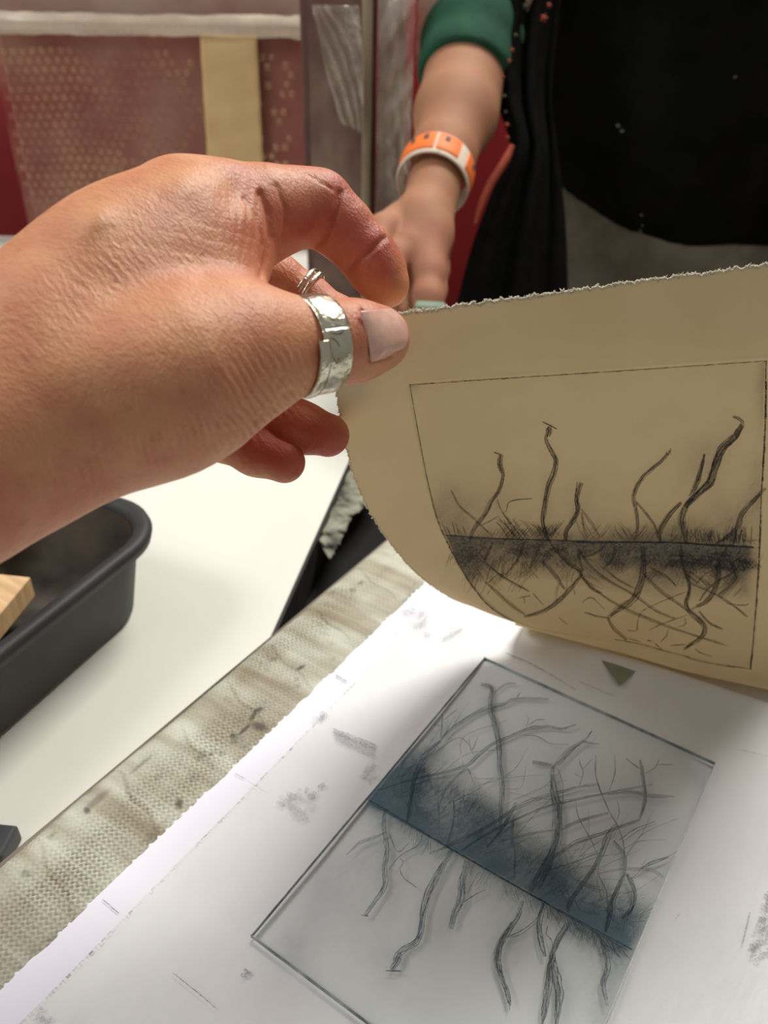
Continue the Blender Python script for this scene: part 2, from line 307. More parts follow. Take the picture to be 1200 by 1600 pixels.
bmobj('cut_edge', bm, noise_mat('inky_edge', srgb(84, 98, 102), srgb(168, 178, 178), 120, rough=.3, bump=0), pl)['label'] = 'dark inky cut edge of the clear plate'

# ================================================================ strokes
class Ink:
    def __init__(s, proj): s.v = []; s.q = []; s.a = []; s.proj = proj
    def line(s, pts, w=1.6, alpha=.8, taper=.35, n=None, wob=.5):
        pts = np.asarray(pts, float)
        L = np.linalg.norm(np.diff(pts, axis=0), axis=1).sum(); n = n or max(4, int(L / 5))
        p = cr(pts, n) if len(pts) > 2 else pts[0] + (pts[-1] - pts[0]) * np.linspace(0, 1, n)[:, None]
        if wob: p = p + rng.normal(0, wob * .35, p.shape)
        d = np.gradient(p, axis=0); d /= np.linalg.norm(d, axis=1)[:, None] + 1e-9; nn = np.stack([-d[:, 1], d[:, 0]], 1)
        t_ = np.linspace(0, 1, n); ww = w * (taper + (1 - taper) * np.sin(np.pi * np.clip(t_ * .9 + .05, 0, 1)) ** .6) * (1 + .25 * rng.normal(0, 1, n).clip(-1, 1)) / 2
        A = s.proj(p + nn * ww[:, None]); B = s.proj(p - nn * ww[:, None])
        if A is None or B is None: return
        i0 = len(s.v); s.v += list(np.stack([A, B], 1).reshape(-1, 3)); s.a += list(np.repeat(alpha * (1 + .2 * rng.normal(0, 1, n).clip(-1, 1)), 2))
        for k in range(n - 1):
            j = i0 + 2 * k
            if np.isnan(A[k:k + 2]).any() or np.isnan(B[k:k + 2]).any(): continue
            s.q.append((j, j + 1, j + 3, j + 2))
    def stem(s, pts, w=7, k=4, lw=1.5, alpha=.85, taper=.3, tone=.3):
        lw *= .8; tone *= .8; alpha *= .88           # a root drawn with several crossing lines
        pts = np.asarray(pts, float); L = np.linalg.norm(np.diff(pts, axis=0), axis=1).sum(); n = max(6, int(L / 7)); p = cr(pts, n)
        d = np.gradient(p, axis=0); d /= np.linalg.norm(d, axis=1)[:, None] + 1e-9; nn = np.stack([-d[:, 1], d[:, 0]], 1)
        t_ = np.linspace(0, 1, n); ww = w * (taper + (1 - taper) * np.sin(np.pi * np.clip(t_ * .85 + .08, 0, 1)) ** .7)
        if tone: s.line(p, w * .9, tone, .4, n, 0)
        for j in range(k):
            o_ = (j / (k - 1) - .5) if k > 1 else 0
            off = ww * (o_ + .16 * np.sin(t_ * L / 40 * 2 + rng.random() * 6) + .07 * rng.normal(0, 1, n))
            a0 = int(rng.random() * .12 * n); a1_ = n - int(rng.random() * .12 * n)
            if a1_ - a0 > 3: s.line((p + nn * off[:, None])[a0:a1_], lw * (.7 + .6 * rng.random()), alpha * (.7 + .4 * rng.random()), .4, a1_ - a0, .3)
    def build(s, name, mat, parent, label):
        v = np.array(s.v); v = np.nan_to_num(v, nan=0.0); o = fastmesh(name, v, np.array(s.q), mat, parent, False)
        attr(o, 'ink', s.a[:len(o.data.vertices)]); o['label'] = label; o['kind'] = 'stuff'; return o
def T(ox, oy, sc, *pts): return [(ox + a / sc, oy + b_ / sc) for a, b_ in pts]
K3 = lambda *p: T(640, 560, 3.637, *p)
K4 = lambda *p: T(900, 600, 3.333, *p)
K5 = lambda *p: T(380, 1180, 2.857, *p)
K6 = lambda *p: T(740, 1180, 2.857, *p)
K7 = lambda *p: T(560, 1000, 3.529, *p)
K0 = lambda *p: T(500, 420, 1.714, *p)

# ---------------------------------------------------------------- drawing on the plate
def projz(z, clip=False):
    def f(p):
        p = np.asarray(p, float)
        c = np.stack([(p[:, 0] - 600) / F, (p[:, 1] - 800) / F, np.ones(len(p))], 1) @ R.T
        w_ = np.array([0, 0, H]) + c * ((z - H) / c[:, 2])[:, None]
        if clip:
            a_ = (w_ - pA) @ eu / (eu @ eu); b_ = (w_ - pA) @ ev / (ev @ ev); w_[(a_ < .004) | (a_ > .996) | (b_ < .002) | (b_ > .998)] = np.nan
        return w_
    return f
HA, HB = np.array([578., 1251.]), np.array([988., 1484.])            # the drawn ground line on the plate
hd = (HB - HA) / np.linalg.norm(HB - HA)
I = Ink(projz(pz1 + .00012, True))
I.line([HA, HA + (HB - HA) * .35 + (2, 4), HA + (HB - HA) * .7 + (0, 3), HB], 2.6, .95, .6)
I.line([HA + (2, 5), HA + (HB - HA) * .5 + (1, 5), HB + (-6, 2)], 1.4, .8, .6)
S = I.stem
# below the line
S(K5((635, 240), (628, 320), (645, 420), (630, 500), (630, 580), (590, 650), (545, 715)), 7, 4)
I.line(K5((525, 713), (560, 718)), 2)
S(K5((640, 345), (580, 370), (520, 390), (460, 445)), 4, 3, 1.2, .6)
I.line(K5((650, 510), (700, 450), (780, 400), (800, 355)), 1.5, .6)
I.line(K5((650, 345), (690, 430), (740, 390)), 1.3, .6)
I.line(K5((700, 458), (715, 480), (700, 510), (720, 550), (775, 592)), 1.4, .8)
S(K5((930, 425), (880, 510), (830, 610), (805, 700), (780, 820), (700, 880), (670, 960)), 9, 5, 1.6, .95)
I.line(K5((637, 962), (707, 964)), 2.2, .95); S(K5((700, 880), (690, 920), (660, 958)), 7, 4, 1.4)
S(K5((1000, 470), (980, 560), (975, 640), (940, 710), (925, 775)), 10, 6, 1.6, .95)
I.line(K5((985, 655), (1040, 620), (1080, 600)), 1.6, .7); I.line(K5((1000, 620), (1040, 540), (1060, 520)), 1.4, .6)
S(K5((1200, 745), (1150, 830), (1135, 920), (1165, 1020), (1190, 1110)), 8, 5, 1.7, 1)
S(K6((220, 650), (200, 720), (150, 790), (110, 870), (120, 970), (155, 1060), (160, 1120)), 7, 4, 1.6, 1)
I.line(K6((160, 1140), (160, 1100), (145, 1108)), 1.5)
I.line(K6((140, 815), (200, 790), (260, 750), (310, 690)), 1.8, .7); I.line(K6((150, 815), (210, 800), (290, 740)), 1.4, .6)
S(K6((320, 650), (290, 740), (300, 820), (320, 900)), 8, 5, 1.6, .95)
S(K6((430, 740), (380, 820), (350, 900), (335, 1000), (320, 1120), (305, 1200)), 9, 5, 1.7, 1)
S(K6((355, 900), (365, 980), (380, 1070), (370, 1200)), 11, 6, 1.7, 1)
I.line(K6((330, 760), (325, 800), (350, 830), (355, 900)), 1.5, .8)
S(K6((560, 800), (590, 890), (595, 960), (580, 1020), (600, 1120)), 7, 4, 1.5, .9)
I.line(K6((640, 840), (700, 915)), 1.4, .7); I.line(K6((560, 890), (640, 860), (720, 840)), 1.2, .5)
# above the line
S(K7((675, 245), (735, 262), (730, 370), (745, 450), (770, 560), (780, 680), (795, 800), (785, 920), (780, 1050)), 7, 4, 1.6, .8)
S(K7((750, 290), (800, 250), (830, 240), (870, 240)), 3, 2, 1.2, .6)
S(K7((455, 548), (500, 500), (600, 430), (700, 380), (800, 355), (870, 325), (1050, 325)), 5, 3, 1.4, .75)
I.line(K7((870, 325), (890, 290)), 1.6, .6)
S(K7((270, 1010), (290, 880), (310, 760), (370, 640), (450, 555)), 7, 4, 1.5, .75)
I.line(K7((455, 540), (465, 410)), 2, .6); I.line(K7((415, 465), (455, 475)), 1.5, .5); I.line(K7((470, 440), (510, 410), (545, 380)), 1.6, .5)
S(K7((100, 830), (300, 770), (470, 730), (600, 690), (660, 640), (740, 575), (850, 525), (940, 490), (1050, 480), (1120, 490), (1200, 468)), 4, 3, 1.3, .7)
I.line(K7((925, 480), (940, 440), (930, 415)), 1.4, .6); I.line(K7((940, 470), (985, 440), (1030, 440)), 1.5, .6)
I.line(K7((440, 610), (520, 550), (570, 540), (610, 580)), 1.4, .5); I.line(K7((610, 545), (625, 610), (660, 530)), 1.6, .6); I.line(K7((620, 600), (640, 645)), 1.4, .5)
I.line(K7((880, 525), (980, 530), (1060, 570), (1160, 575)), 1.4, .45)
S(K6((250, 620), (310, 500), (360, 400), (375, 260), (355, 150), (352, 50)), 11, 6, 1.7, .8)
S(K6((290, 600), (345, 480), (385, 330), (378, 200)), 7, 4, 1.5, .7)
S(K6((355, 55), (400, 10), (440, -30), (500, -70)), 7, 4, 1.5, .75); S(K6((350, 45), (300, 35), (262, 30)), 6, 4, 1.5, .8)
I.line(K6((500, -70), (530, -110)), 2.5, .7); I.line(K6((480, -60), (560, -50)), 2, .6)
I.line(K6((375, 60), (400, 140), (390, 280)), 1.4, .5)
S(K6((-200, 440), (-60, 380), (60, 320), (200, 230), (330, 180), (480, 140), (560, 130)), 5, 3, 1.4, .7)
S(K6((-60, 430), (100, 330), (300, 240), (450, 200), (620, 165), (800, 130)), 4, 3, 1.4, .6)
S(K6((390, 330), (480, 290), (600, 258)), 5, 3, 1.5, .65)
S(K6((600, 175), (700, 165), (790, 180), (895, 185)), 4, 3, 1.3, .6)
S(K6((345, 465), (460, 390), (600, 340), (740, 290)), 6, 4, 1.5, .7)
S(K6((100, 390), (260, 350), (400, 330)), 3, 2, 1.3, .5)
I.line(K6((545, 0), (548, 100), (600, 240), (640, 310), (670, 400), (675, 520)), 2, .7)
I.line(K6((630, 0), (630, 80), (605, 160)), 1.5, .6)
S(K6((640, 310), (600, 360), (570, 440), (520, 530), (440, 640), (420, 700)), 7, 4, 1.5, .8)
S(K6((680, 520), (630, 620), (610, 700), (590, 790)), 7, 5, 1.5, .8)
S(K6((625, 380), (670, 450), (672, 540)), 5, 3, 1.4, .75)
S(K6((745, 20), (760, 120), (765, 200), (740, 290)), 5, 4, 1.6, .8)
I.line(K6((680, 15), (740, 60)), 2, .6); I.line(K6((765, 80), (810, 55), (830, 15)), 1.6, .6); I.line(K6((820, 42), (890, 42)), 1.5, .5)
S(K6((685, 530), (715, 600), (710, 680), (660, 730)), 6, 5, 1.5, .9)
S(K6((550, 530), (650, 510), (740, 510), (800, 515), (850, 545)), 4, 2, 1.2, .6)
S(K6((750, 505), (800, 475), (870, 455)), 4, 3, 1.5, .8)
I.line(K6((650, 380), (720, 330), (810, 295)), 1.8, .6); I.line(K6((670, 385), (740, 335), (820, 305)), 1.4, .5)
I.line(K6((340, 510), (440, 480), (560, 435)), 1.8, .6)
I.line(K6((455, 200), (470, 280), (520, 370), (555, 450)), 1.6, .6)
I.line(K6((470, 140), (490, 80), (480, 50), (470, 15)), 1.7, .6); I.line(K6((490, 60), (530, 15)), 1.5, .5); I.line(K6((450, 80), (480, 100)), 1.3, .5)
I.line(K6((560, 540), (590, 600), (600, 660)), 2, .7); I.line(K6((640, 200), (650, 250), (640, 290)), 1.5, .5)
S(K6((60, 410), (120, 340), (160, 270), (190, 210)), 5, 4, 1.4, .6)
S(K6((180, 550), (185, 440), (170, 380), (180, 260)), 4, 3, 1.3, .5)
S(K5((865, 250), (900, 160), (950, 100), (1000, 60), (1030, 130)), 2.5, 2, 1.2, .45)
I.line(K5((940, 200), (940, 290), (910, 400)), 3, .5); I.line(K5((870, 90), (875, 350)), 2, .4)
def hatch(I, base, direc, up, n, lmin, lmax, angs, w=1.1, a=.5, sp=1.0, depth=0):
    base = np.array(base, float); direc = np.array(direc, float); up = np.array(up, float)
    i = 0
    while i < n:
        c0 = base + direc * rng.random() + up * rng.random() * depth; ang = random.choice(angs) + rng.normal(0, 4); L = lmin + (lmax - lmin) * rng.random() ** 1.5
        for k in range(random.randint(3, 6)):
            c_ = c0 + direc / np.linalg.norm(direc) * k * (3.5 + rng.random() * 2); r_ = math.radians(ang); d_ = np.array([math.cos(r_), math.sin(r_)])
            bend = np.array([-d_[1], d_[0]]) * rng.normal(0, .06) * L
            I.line([c_ - d_ * L * .25, c_ + d_ * L * .3 + bend, c_ + d_ * L * (.6 + .2 * rng.random())], w * (.7 + .6 * rng.random()), a * (.5 + .7 * rng.random()), .3, max(4, int(L / 8)), .15); i += 1
D_ = HB - HA; UP = np.array([.5, -.87])
hatch(I, HA + (14, -16), D_ * .93, UP, 300, 18, 60, (-85, -60, -35, -110, -20), 1.0, .2, depth=60)
hatch(I, HA + D_ * .5 + (6, -10), D_ * .46, UP, 240, 12, 42, (-80, -50, -30, -110, 10), 1.0, .3, depth=45)
hatch(I, HA + (4, -8), D_ * .3, UP, 160, 20, 60, (-75, -30, -100), 1.1, .22, depth=80)
hatch(I, HA + D_ * .02 + (0, 6), D_ * .85, -UP, 110, 16, 46, (95, 110, 125, 70), 1.0, .3, depth=8)
hatch(I, HA + D_ * .62 + (0, 6), D_ * .3, -UP, 80, 14, 30, (80, 60, 100), 1.2, .6, depth=10)
hatch(I, HA + (-30, 16), (60, -60), -UP, 26, 20, 50, (130, 145), 1.2, .45, depth=8)
# fine wandering lines over the upper half
for k in range(46):
    s0 = rng.random(); c_ = HA + D_ * s0 + UP * (15 + 110 * rng.random()); L = 40 + 90 * rng.random(); a_ = math.radians(random.choice((-28, -18, -40, -70, 5)) + rng.normal(0, 8))
    d_ = np.array([math.cos(a_), math.sin(a_)]); pr_ = np.array([-d_[1], d_[0]])
    I.line([c_, c_ + d_ * L * .5 + pr_ * rng.normal(0, 6), c_ + d_ * L + pr_ * rng.normal(0, 14)], 1.3, .38, .2)
I.build('engraved_drawing', M_plink, pl, 'blue-black scratched drawing of roots and stems on the clear plate')
# wiped ink tone on the plate
ns, ntt = 420, 620
su, sv_ = np.meshgrid(np.linspace(.004, .996, ns), np.linspace(.004, .996, ntt))
pw = pA + su[..., None] * eu + sv_[..., None] * ev; pw[..., 2] = pz1 + .00006
q, _ = toPx(pw); nu = fbm(su * 14, sv_ * 14, 101, 5); nf = fbm(su * 60 + sv_ * 30, sv_ * 22 - su * 10, 102, 3)
dl = (q[..., 0] - HA[0]) * (-hd[1]) + (q[..., 1] - HA[1]) * hd[0]      # >0 below the ground line
al = ((q - HA) @ hd) / np.linalg.norm(D_)
upv = -dl
top = np.interp(al, [-.3, 0, .12, .25, .4, .55, .7, .85, 1, 1.2], [70, 105, 135, 120, 100, 88, 84, 90, 96, 60])
ton = np.clip(1 - (upv / top) ** 2, 0, 1) * (upv > 0) * .64 * (1 + .25 * np.sin(al * 19 + 1) * (upv > 30)) * np.clip(1.05 - .15 * al, 0, 1)
ton = ton * np.clip((1.03 - al) / .08, 0, 1)
ton += .24 * np.exp(-(upv / 30) ** 2) * (upv >= 0) * np.clip((1.0 - al) / .05, 0, 1)
ton += .34 * np.exp(-np.clip(dl, 0, None) / 24) * (dl > 0) * np.clip((1.1 - al) / .1, 0, 1)
for bq, am in (((640, 1200, 60, 36, -45), .35), ((690, 1150, 50, 26, -40), .25), ((585, 1252, 16, 9, 20), .7), ((770, 1280, 70, 26, 25), .22), ((900, 1400, 60, 40, 30), .2), ((960, 1440, 45, 26, 30), .3),
               ((860, 1360, 60, 40, 30), .12), ((965, 1500, 40, 50, 60), .22), ((950, 1570, 26, 60, 20), .24), ((870, 1560, 30, 60, 10), .22), ((800, 1480, 34, 50, 20), .18), ((560, 1340, 50, 20, -30), .16), ((520, 1400, 40, 30, 0), .10),
               ((450, 1470, 26, 16, 30), .14), ((460, 1500, 20, 10, 30), .12), ((610, 1500, 40, 26, 0), .12), ((690, 1440, 24, 50, 20), .12), ((610, 1380, 20, 60, 10), .12), ((640, 1560, 60, 30, 20), .07), ((1085, 1210, 40, 14, 40), .10),
               ((610, 1330, 30, 60, 10), .16), ((860, 1240, 24, 80, 5), .10), ((785, 1180, 16, 90, -5), .12), ((990, 1290, 30, 60, 10), .08), ((1030, 1380, 30, 80, 30), .10), ((700, 1100, 60, 24, -40), .10), ((760, 1090, 16, 30, 0), .12)):
    ton += .62 * am * blob(q, *bq)
nh = fbm(su * 150 + sv_ * 60, sv_ * 26, 103, 2); nk = fbm(su * 40, sv_ * 170 + su * 50, 104, 2)
ton = ton * (1 + .42 * nu + .34 * nf + .22 * nh + .18 * nk) + .012 + .02 * nu
edge_ = np.minimum.reduce([su * .66, (1 - su) * .66, sv_, 1 - sv_]); ton += .10 * np.exp(-edge_ / .006)
wt = fastmesh('ink_film', pw.reshape(-1, 3), gridfaces(ntt, ns), M_pltone, pl, False); attr(wt, 'ink', np.clip(ton, 0, .93)); wt['label'] = 'cloudy wiped blue-grey ink tone on the plate'

# smudges and pencil lines on the papers
J = Ink(projz(.0021))
for a in (((160, 1405), (185, 1427)), ((367, 1208), (383, 1217)), ((525, 1055), (542, 1065))): J.line(a, 1.6, .9, .8)
J.proj = projz(.0031); J.line([(270, 1520), (305, 1548), (338, 1576)], 1.8, .7); J.line([(385, 1219), (420, 1240)], 1.4, .3)
J.line([(790, 1020), (840, 1042), (900, 1078)], 2.0, .6); J.line([(905, 1065), (960, 1088)], 1.6, .5)
J.line([(690, 1000), (722, 982)], 7, .35); J.line([(1150, 1170), (1200, 1182)], 1.5, .3); J.line([(1055, 1436), (1062, 1428)], 1.5, .5)
for k in range(9): J.line([(524 + k * .6 - 4, 1138 + k * 2.3), (588 - k * .3, 1164 + k * 2.6)], 2.6, .42 * (.5 + rng.random()), .8, 26, 1.2)
for cx, cy, n_, sp, a_ in ((455, 1250, 22, 12, .20), (470, 1272, 14, 9, .18), (490, 1238, 5, 4, .45), (575, 1210, 8, 5, .3), (505, 1120, 5, 4, .3), (648, 965, 20, 12, .25), (70, 1590, 10, 12, .3), (385, 1520, 4, 3, .5)):
    for k in range(n_):
        x, y = cx + rng.normal(0, sp), cy + rng.normal(0, sp); J.line([(x, y), (x + rng.normal(0, 7), y + rng.normal(0, 5))], 6 + 5 * rng.random(), a_, .5, 5, .3)
for k in range(60):
    x, y = 1165 + 35 * rng.random(), 1395 + 105 * rng.random()
    if x > 1165 + abs(y - 1480) * .35: J.line([(x, y), (x + 10, y + rng.normal(0, 4))], 6, .35, .5, 4, .6)
J.line([(1172, 1425), (1160, 1475)], 3, .4, .5)
sm = J.build('ink_smudges', M_smudge, tissue, 'faint grey ink smudges and pencil ticks on the paper')
M_tri = noise_mat('registration_mark', srgb(134, 140, 122), srgb(150, 156, 138), 90, rough=.8, bump=0)
v = [G(*p, .0036) for p in ((938, 1030), (1004, 1040), (968, 1072))]; v2 = [p + np.array([0, 0, .0003]) for p in v]
mesh('corner_mark', v + v2, [(2, 1, 0), (3, 4, 5), (0, 1, 4, 3), (1, 2, 5, 4), (2, 0, 3, 5)], M_tri, tissue, False)['label'] = 'grey-green triangular registration mark'

# ================================================================ the lifted print
RX = [[(520, 505), (633, 489), (820, 464), (1010, 438), (1205, 413), (1325, 396)],
      [(525, 608), (638, 600), (822, 588), (1010, 575), (1198, 562), (1316, 553)],
      [(541, 700), (656, 700), (830, 695), (1010, 688), (1193, 682), (1308, 678)],
      [(562, 768), (673, 775), (838, 775), (1012, 772), (1190, 770), (1302, 772)],
      [(598, 833), (700, 845), (855, 850), (1018, 852), (1186, 855), (1296, 860)],
      [(648, 893), (733, 908), (880, 922), (1030, 930), (1182, 940), (1290, 950)],
      [(702, 932), (780, 957), (915, 970), (1045, 988), (1178, 1006), (1284, 1025)],
      [(750, 950), (830, 980), (950, 1000), (1060, 1022), (1173, 1045), (1278, 1068)],
      [(800, 966), (880, 996), (985, 1024), (1085, 1052), (1195, 1075), (1290, 1095)]]
d0 = np.array([.2355, .237, .243, .252, .262, .269]); dz_ = [0, .018, .051, .079, .105, .127, .146, .158, .163]
dR = np.array([1, 1, .93, .83, .70, .64])
SH = np.zeros((12, 6, 3))
for i in range(9):
    for j in range(6): SH[i, j] = P(*RX[i][j], d0[j] + dz_[i] * (1 + (dR[j] - 1) * (i / 8) ** 1.5) * 1.0)
for j in range(6):
    for i in (6, 7, 8): SH[i, j][2] = max(SH[i, j][2], .006)
    b8 = SH[8, j]
    SH[9, j] = (b8[0], b8[1] + .008, max(.0062, b8[2] * .5)); SH[10, j] = (b8[0], b8[1] + .03, .006); SH[11, j] = (b8[0], b8[1] + .085, .006)
print('SHEET z', np.round(SH[..., 2], 3))
nv, nu_ = 620, 480
A_ = cr(SH, nv); A_ = np.swapaxes(cr(np.swapaxes(A_, 0, 1), nu_), 0, 1)
A_[..., 2] = np.maximum(A_[..., 2], .0058)
# row / column parameters: v 0..11, u 0..5 ; deckle on the top and left edges
vv = np.linspace(0, 11, nv)[:, None] * np.ones((1, nu_)); uu = np.linspace(0, 5, nu_)[None] * np.ones((nv, 1))
du = np.gradient(A_, axis=1); dv = np.gradient(A_, axis=0); nn_ = np.cross(dv, du); nn_ /= np.linalg.norm(nn_, axis=-1, keepdims=True)
view = np.array([0, 0, H]) - A_
if (nn_[100, 200] @ view[100, 200]) < 0: nn_ = -nn_
inside = np.minimum.reduce([(uu - 1) * .023, (4 - uu) * .038, (vv - 1) * .03, (7.05 - vv) * .02])     # metres, roughly, inside the plate mark
e_ = np.clip(inside / .0009 + .5, 0, 1); e_ = e_ * e_ * (3 - 2 * e_)
A_ = A_ - nn_ * (.00045 * e_)[..., None]
lip = np.exp(-(inside / .0007 + 1.2) ** 2); A_ = A_ + nn_ * (.00016 * lip)[..., None]
def sl(x): return np.clip(x, 0, 1)
eT = (.0007 * fbm(uu * 22, uu * 0, 201, 4) + .0005 * fbm(uu * 90, uu * 0, 202, 2)) * sl(1 - vv / .25)
eL = (.0004 * fbm(vv * 16, vv * 0, 203, 4) + .0003 * fbm(vv * 60, vv * 0, 204, 2)) * sl(1 - uu / .2)
tu = du / np.linalg.norm(du, axis=-1, keepdims=True); tv = dv / np.linalg.norm(dv, axis=-1, keepdims=True)
A_ = A_ + tv * eT[..., None] + tu * eL[..., None]
sheet = fastmesh('lifted_print', A_.reshape(-1, 3), gridfaces(nv, nu_), M_cream); solid(sheet, .0004, 0)
thing(sheet, 'cream cotton paper with a fresh root print, its corner lifted by the ringed hand', 'print')
bvh = BVHTree.FromObject(sheet, bpy.context.evaluated_depsgraph_get()) if False else None
tri = gridfaces(nv, nu_); bvh = BVHTree.FromPolygons([tuple(p) for p in A_.reshape(-1, 3).tolist()], tri.tolist())
EYE = Vector((0, 0, H))
def proj_sheet(p):
    out = np.full((len(p), 3), np.nan)
    for i, (x, y) in enumerate(p):
        d_ = Vector(R @ np.array([(x - 600) / F, (y - 800) / F, 1.0])).normalized(); h = bvh.ray_cast(EYE, d_, 2.0)
        if h[0] is not None:
            n_ = h[1] if h[1].dot(d_) < 0 else -h[1]
            out[i] = h[0] + n_ * .00038
    return out
# torn fibres along the deckle
def fibres(name, line, nrmv, outv, n, ln):
    vs, fs = [], []
    m_ = len(line)
    for k in range(n):
        t_ = rng.random() * (m_ - 2); i = int(t_); c_ = line[i] + (line[i + 1] - line[i]) * (t_ - i)
        al_ = line[i + 1] - line[i]; al_ /= np.linalg.norm(al_); o_ = outv[i]; nv_ = nrmv[i]
        w_ = (.0001 + .0006 * rng.random()); L = ln * (.25 + rng.random() ** 2)
        p0 = c_ - o_ * .0005 + nv_ * (rng.random() - .5) * .0005; p1 = c_ + o_ * L + al_ * rng.normal(0, .0005) + nv_ * rng.normal(.0001, .0002)
        j = len(vs); vs += [p0 - al_ * w_, p0 + al_ * w_, p1 + al_ * w_ * .4, p1 - al_ * w_ * .4, p0 + nv_ * .00025, p1 + nv_ * .00015]
        fs += [(j, j + 1, j + 2, j + 3), (j, j + 3, j + 5, j + 4), (j + 1, j + 4, j + 5, j + 2)]
    o = mesh(name, vs, fs, M_fibre, sheet); o['kind'] = 'stuff'; o['label'] = 'pale torn fibres along the deckle edge'; return o
fibres('deckle_fibres', A_[0], nn_[0], -tv[0], 6500, .00042)
rr = int(nv * 8 / 11); fibres('deckle_fibres', A_[:rr, 0], nn_[:rr, 0], -tu[:rr, 0], 900, .00035)

# ---------------------------------------------------------------- printed drawing
I = Ink(proj_sheet); S = I.stem
E1 = [(640, 600), (659, 708), (677, 791), (692, 832), (706, 862), (728, 901), (755, 937), (777, 956), (805, 972)]
I.line([(639, 600), (760, 592), (900, 583), (1050, 573), (1197, 563)], 1.8, .7, .9); I.line(E1[:], 1.8, .8, .7)
I.line([(1197, 563), (1196, 660), (1190, 770), (1187, 850), (1182, 940), (1173, 1046)], 2.2, .9, .8)
I.line([(1173, 1046), (1100, 1034), (1010, 1008), (960, 998)], 1.6, .6, .4)
I.line(K3((200, 1000), (400, 1015), (600, 1025), (800, 1028), (1000, 1038)), 1.8, .9, .7)
I.line(K4((0, 820), (150, 822), (300, 820), (560, 825), (700, 838), (925, 850)), 2.6, 1, .8); I.line(K4((560, 825), (780, 836), (920, 846)), 1.8, .9, .6)
S(K3((520, 545), (515, 600), (530, 660), (510, 740), (465, 810), (430, 880), (385, 935), (355, 980), (340, 1045)), 5.5, 4, 1.3, .95)
I.line(K3((478, 530), (520, 542)), 2.2, 1); S(K3((512, 545), (508, 600), (525, 650)), 5, 4, 1.2)
I.line(K3((755, 358), (800, 378), (835, 398)), 2.0, 1); S(K3((795, 385), (788, 440)), 7, 4, 1.4, 1)
S(K3((795, 385), (772, 455), (810, 530), (833, 580), (820, 650), (785, 730), (765, 830), (755, 920), (775, 1000), (800, 1045)), 6.5, 5, 1.4, 1)
S(K3((800, 1045), (850, 1110), (910, 1170), (975, 1215), (940, 1275), (880, 1345), (800, 1410), (720, 1445), (650, 1462)), 5, 4, 1.3, .85)
S(K3((975, 702), (945, 790), (955, 860), (920, 930), (890, 980), (888, 1035)), 7, 6, 1.4, 1)
I.line(K3((950, 695), (940, 800), (950, 860)), 1.2, .8)
S(K3((235, 745), (285, 835), (350, 890), (400, 940), (470, 1010)), 2.5, 2, 1.1, .7); I.line(K3((400, 945), (450, 925), (500, 895)), 1.3, .7)
I.line(K3((495, 790), (520, 860), (560, 920), (590, 990), (590, 1020)), 1.4, .8); I.line(K3((530, 875), (550, 860), (558, 820), (600, 800), (695, 793)), 1.3, .9)
I.line(K3((500, 890), (560, 970)), 1.1, .7)
S(K3((975, 870), (990, 960), (1010, 1020)), 3, 2, 1.1, .7); S(K3((975, 850), (1030, 930), (1080, 1010)), 3, 2, 1.1, .6)
S(K4((490, 345), (440, 400), (345, 480), (300, 580), (315, 660), (320, 740), (300, 815)), 5, 4, 1.4, 1)
I.line(K4((490, 330), (492, 365)), 1.4); I.line(K4((465, 350), (480, 370)), 1.4)
S(K4((345, 840), (350, 930), (335, 1030), (290, 1120), (220, 1170), (165, 1215)), 9, 6, 1.4, .85); S(K4((165, 1215), (190, 1265), (240, 1310), (265, 1330)), 4, 3, 1.4, .8)
I.line(K4((45, 1187), (110, 1205), (165, 1215)), 2, .8)
S(K4((815, 165), (860, 185), (862, 225), (830, 270)), 4, 4, 1.3, .8)
S(K4((860, 210), (825, 275), (760, 340), (720, 430), (690, 510), (620, 580), (570, 640)), 11, 8, 1.5, 1, tone=.55)
S(K4((640, 550), (580, 620), (550, 700), (560, 770), (572, 825)), 8, 6, 1.4, 1, tone=.4)
S(K4((668, 362), (650, 440), (625, 520), (590, 580)), 6, 5, 1.4, 1, tone=.5)
S(K4((548, 615), (490, 670), (440, 740), (430, 780), (438, 820)), 7, 5, 1.4, .95)
S(K4((310, 610), (360, 670), (410, 740), (420, 800)), 3.5, 3, 1.2, .8)
S(K4((985, 540), (920, 610), (860, 680), (840, 740), (790, 790), (730, 830)), 7, 5, 1.5, .95, tone=.5)
S(K4((545, 835), (552, 930), (590, 1050), (572, 1150), (620, 1205), (668, 1255), (655, 1310), (600, 1350), (560, 1382)), 6.5, 5, 1.4, .85)
S(K4((785, 850), (745, 930), (735, 1020), (715, 1080), (680, 1130), (600, 1170)), 8, 6, 1.4, .85)
S(K4((800, 920), (832, 980), (820, 1030), (740, 1095)), 7, 5, 1.4, .8)
S(K4((870, 930), (800, 990), (700, 1050), (640, 1130)), 3, 3, 1.2, .7)
for a in (((10, 850), (60, 930), (150, 1010), (290, 1090), (420, 1180), (520, 1220)), ((0, 960), (80, 1050), (220, 1150), (430, 1240), (640, 1315), (790, 1360)), ((150, 960), (220, 1020), (300, 1060)),
          ((350, 985), (440, 1075), (530, 1140), (600, 1195)), ((380, 950), (470, 1000), (520, 1050)), ((590, 1035), (680, 1070), (760, 1110)), ((740, 1100), (830, 1160), (890, 1210)), ((640, 1180), (690, 1240), (760, 1275)),
          ((200, 850), (190, 910), (140, 960)), ((30, 900), (100, 880), (150, 840))):
    S(K4(*a), 3.5, 3, 1.3, .65, tone=.2)
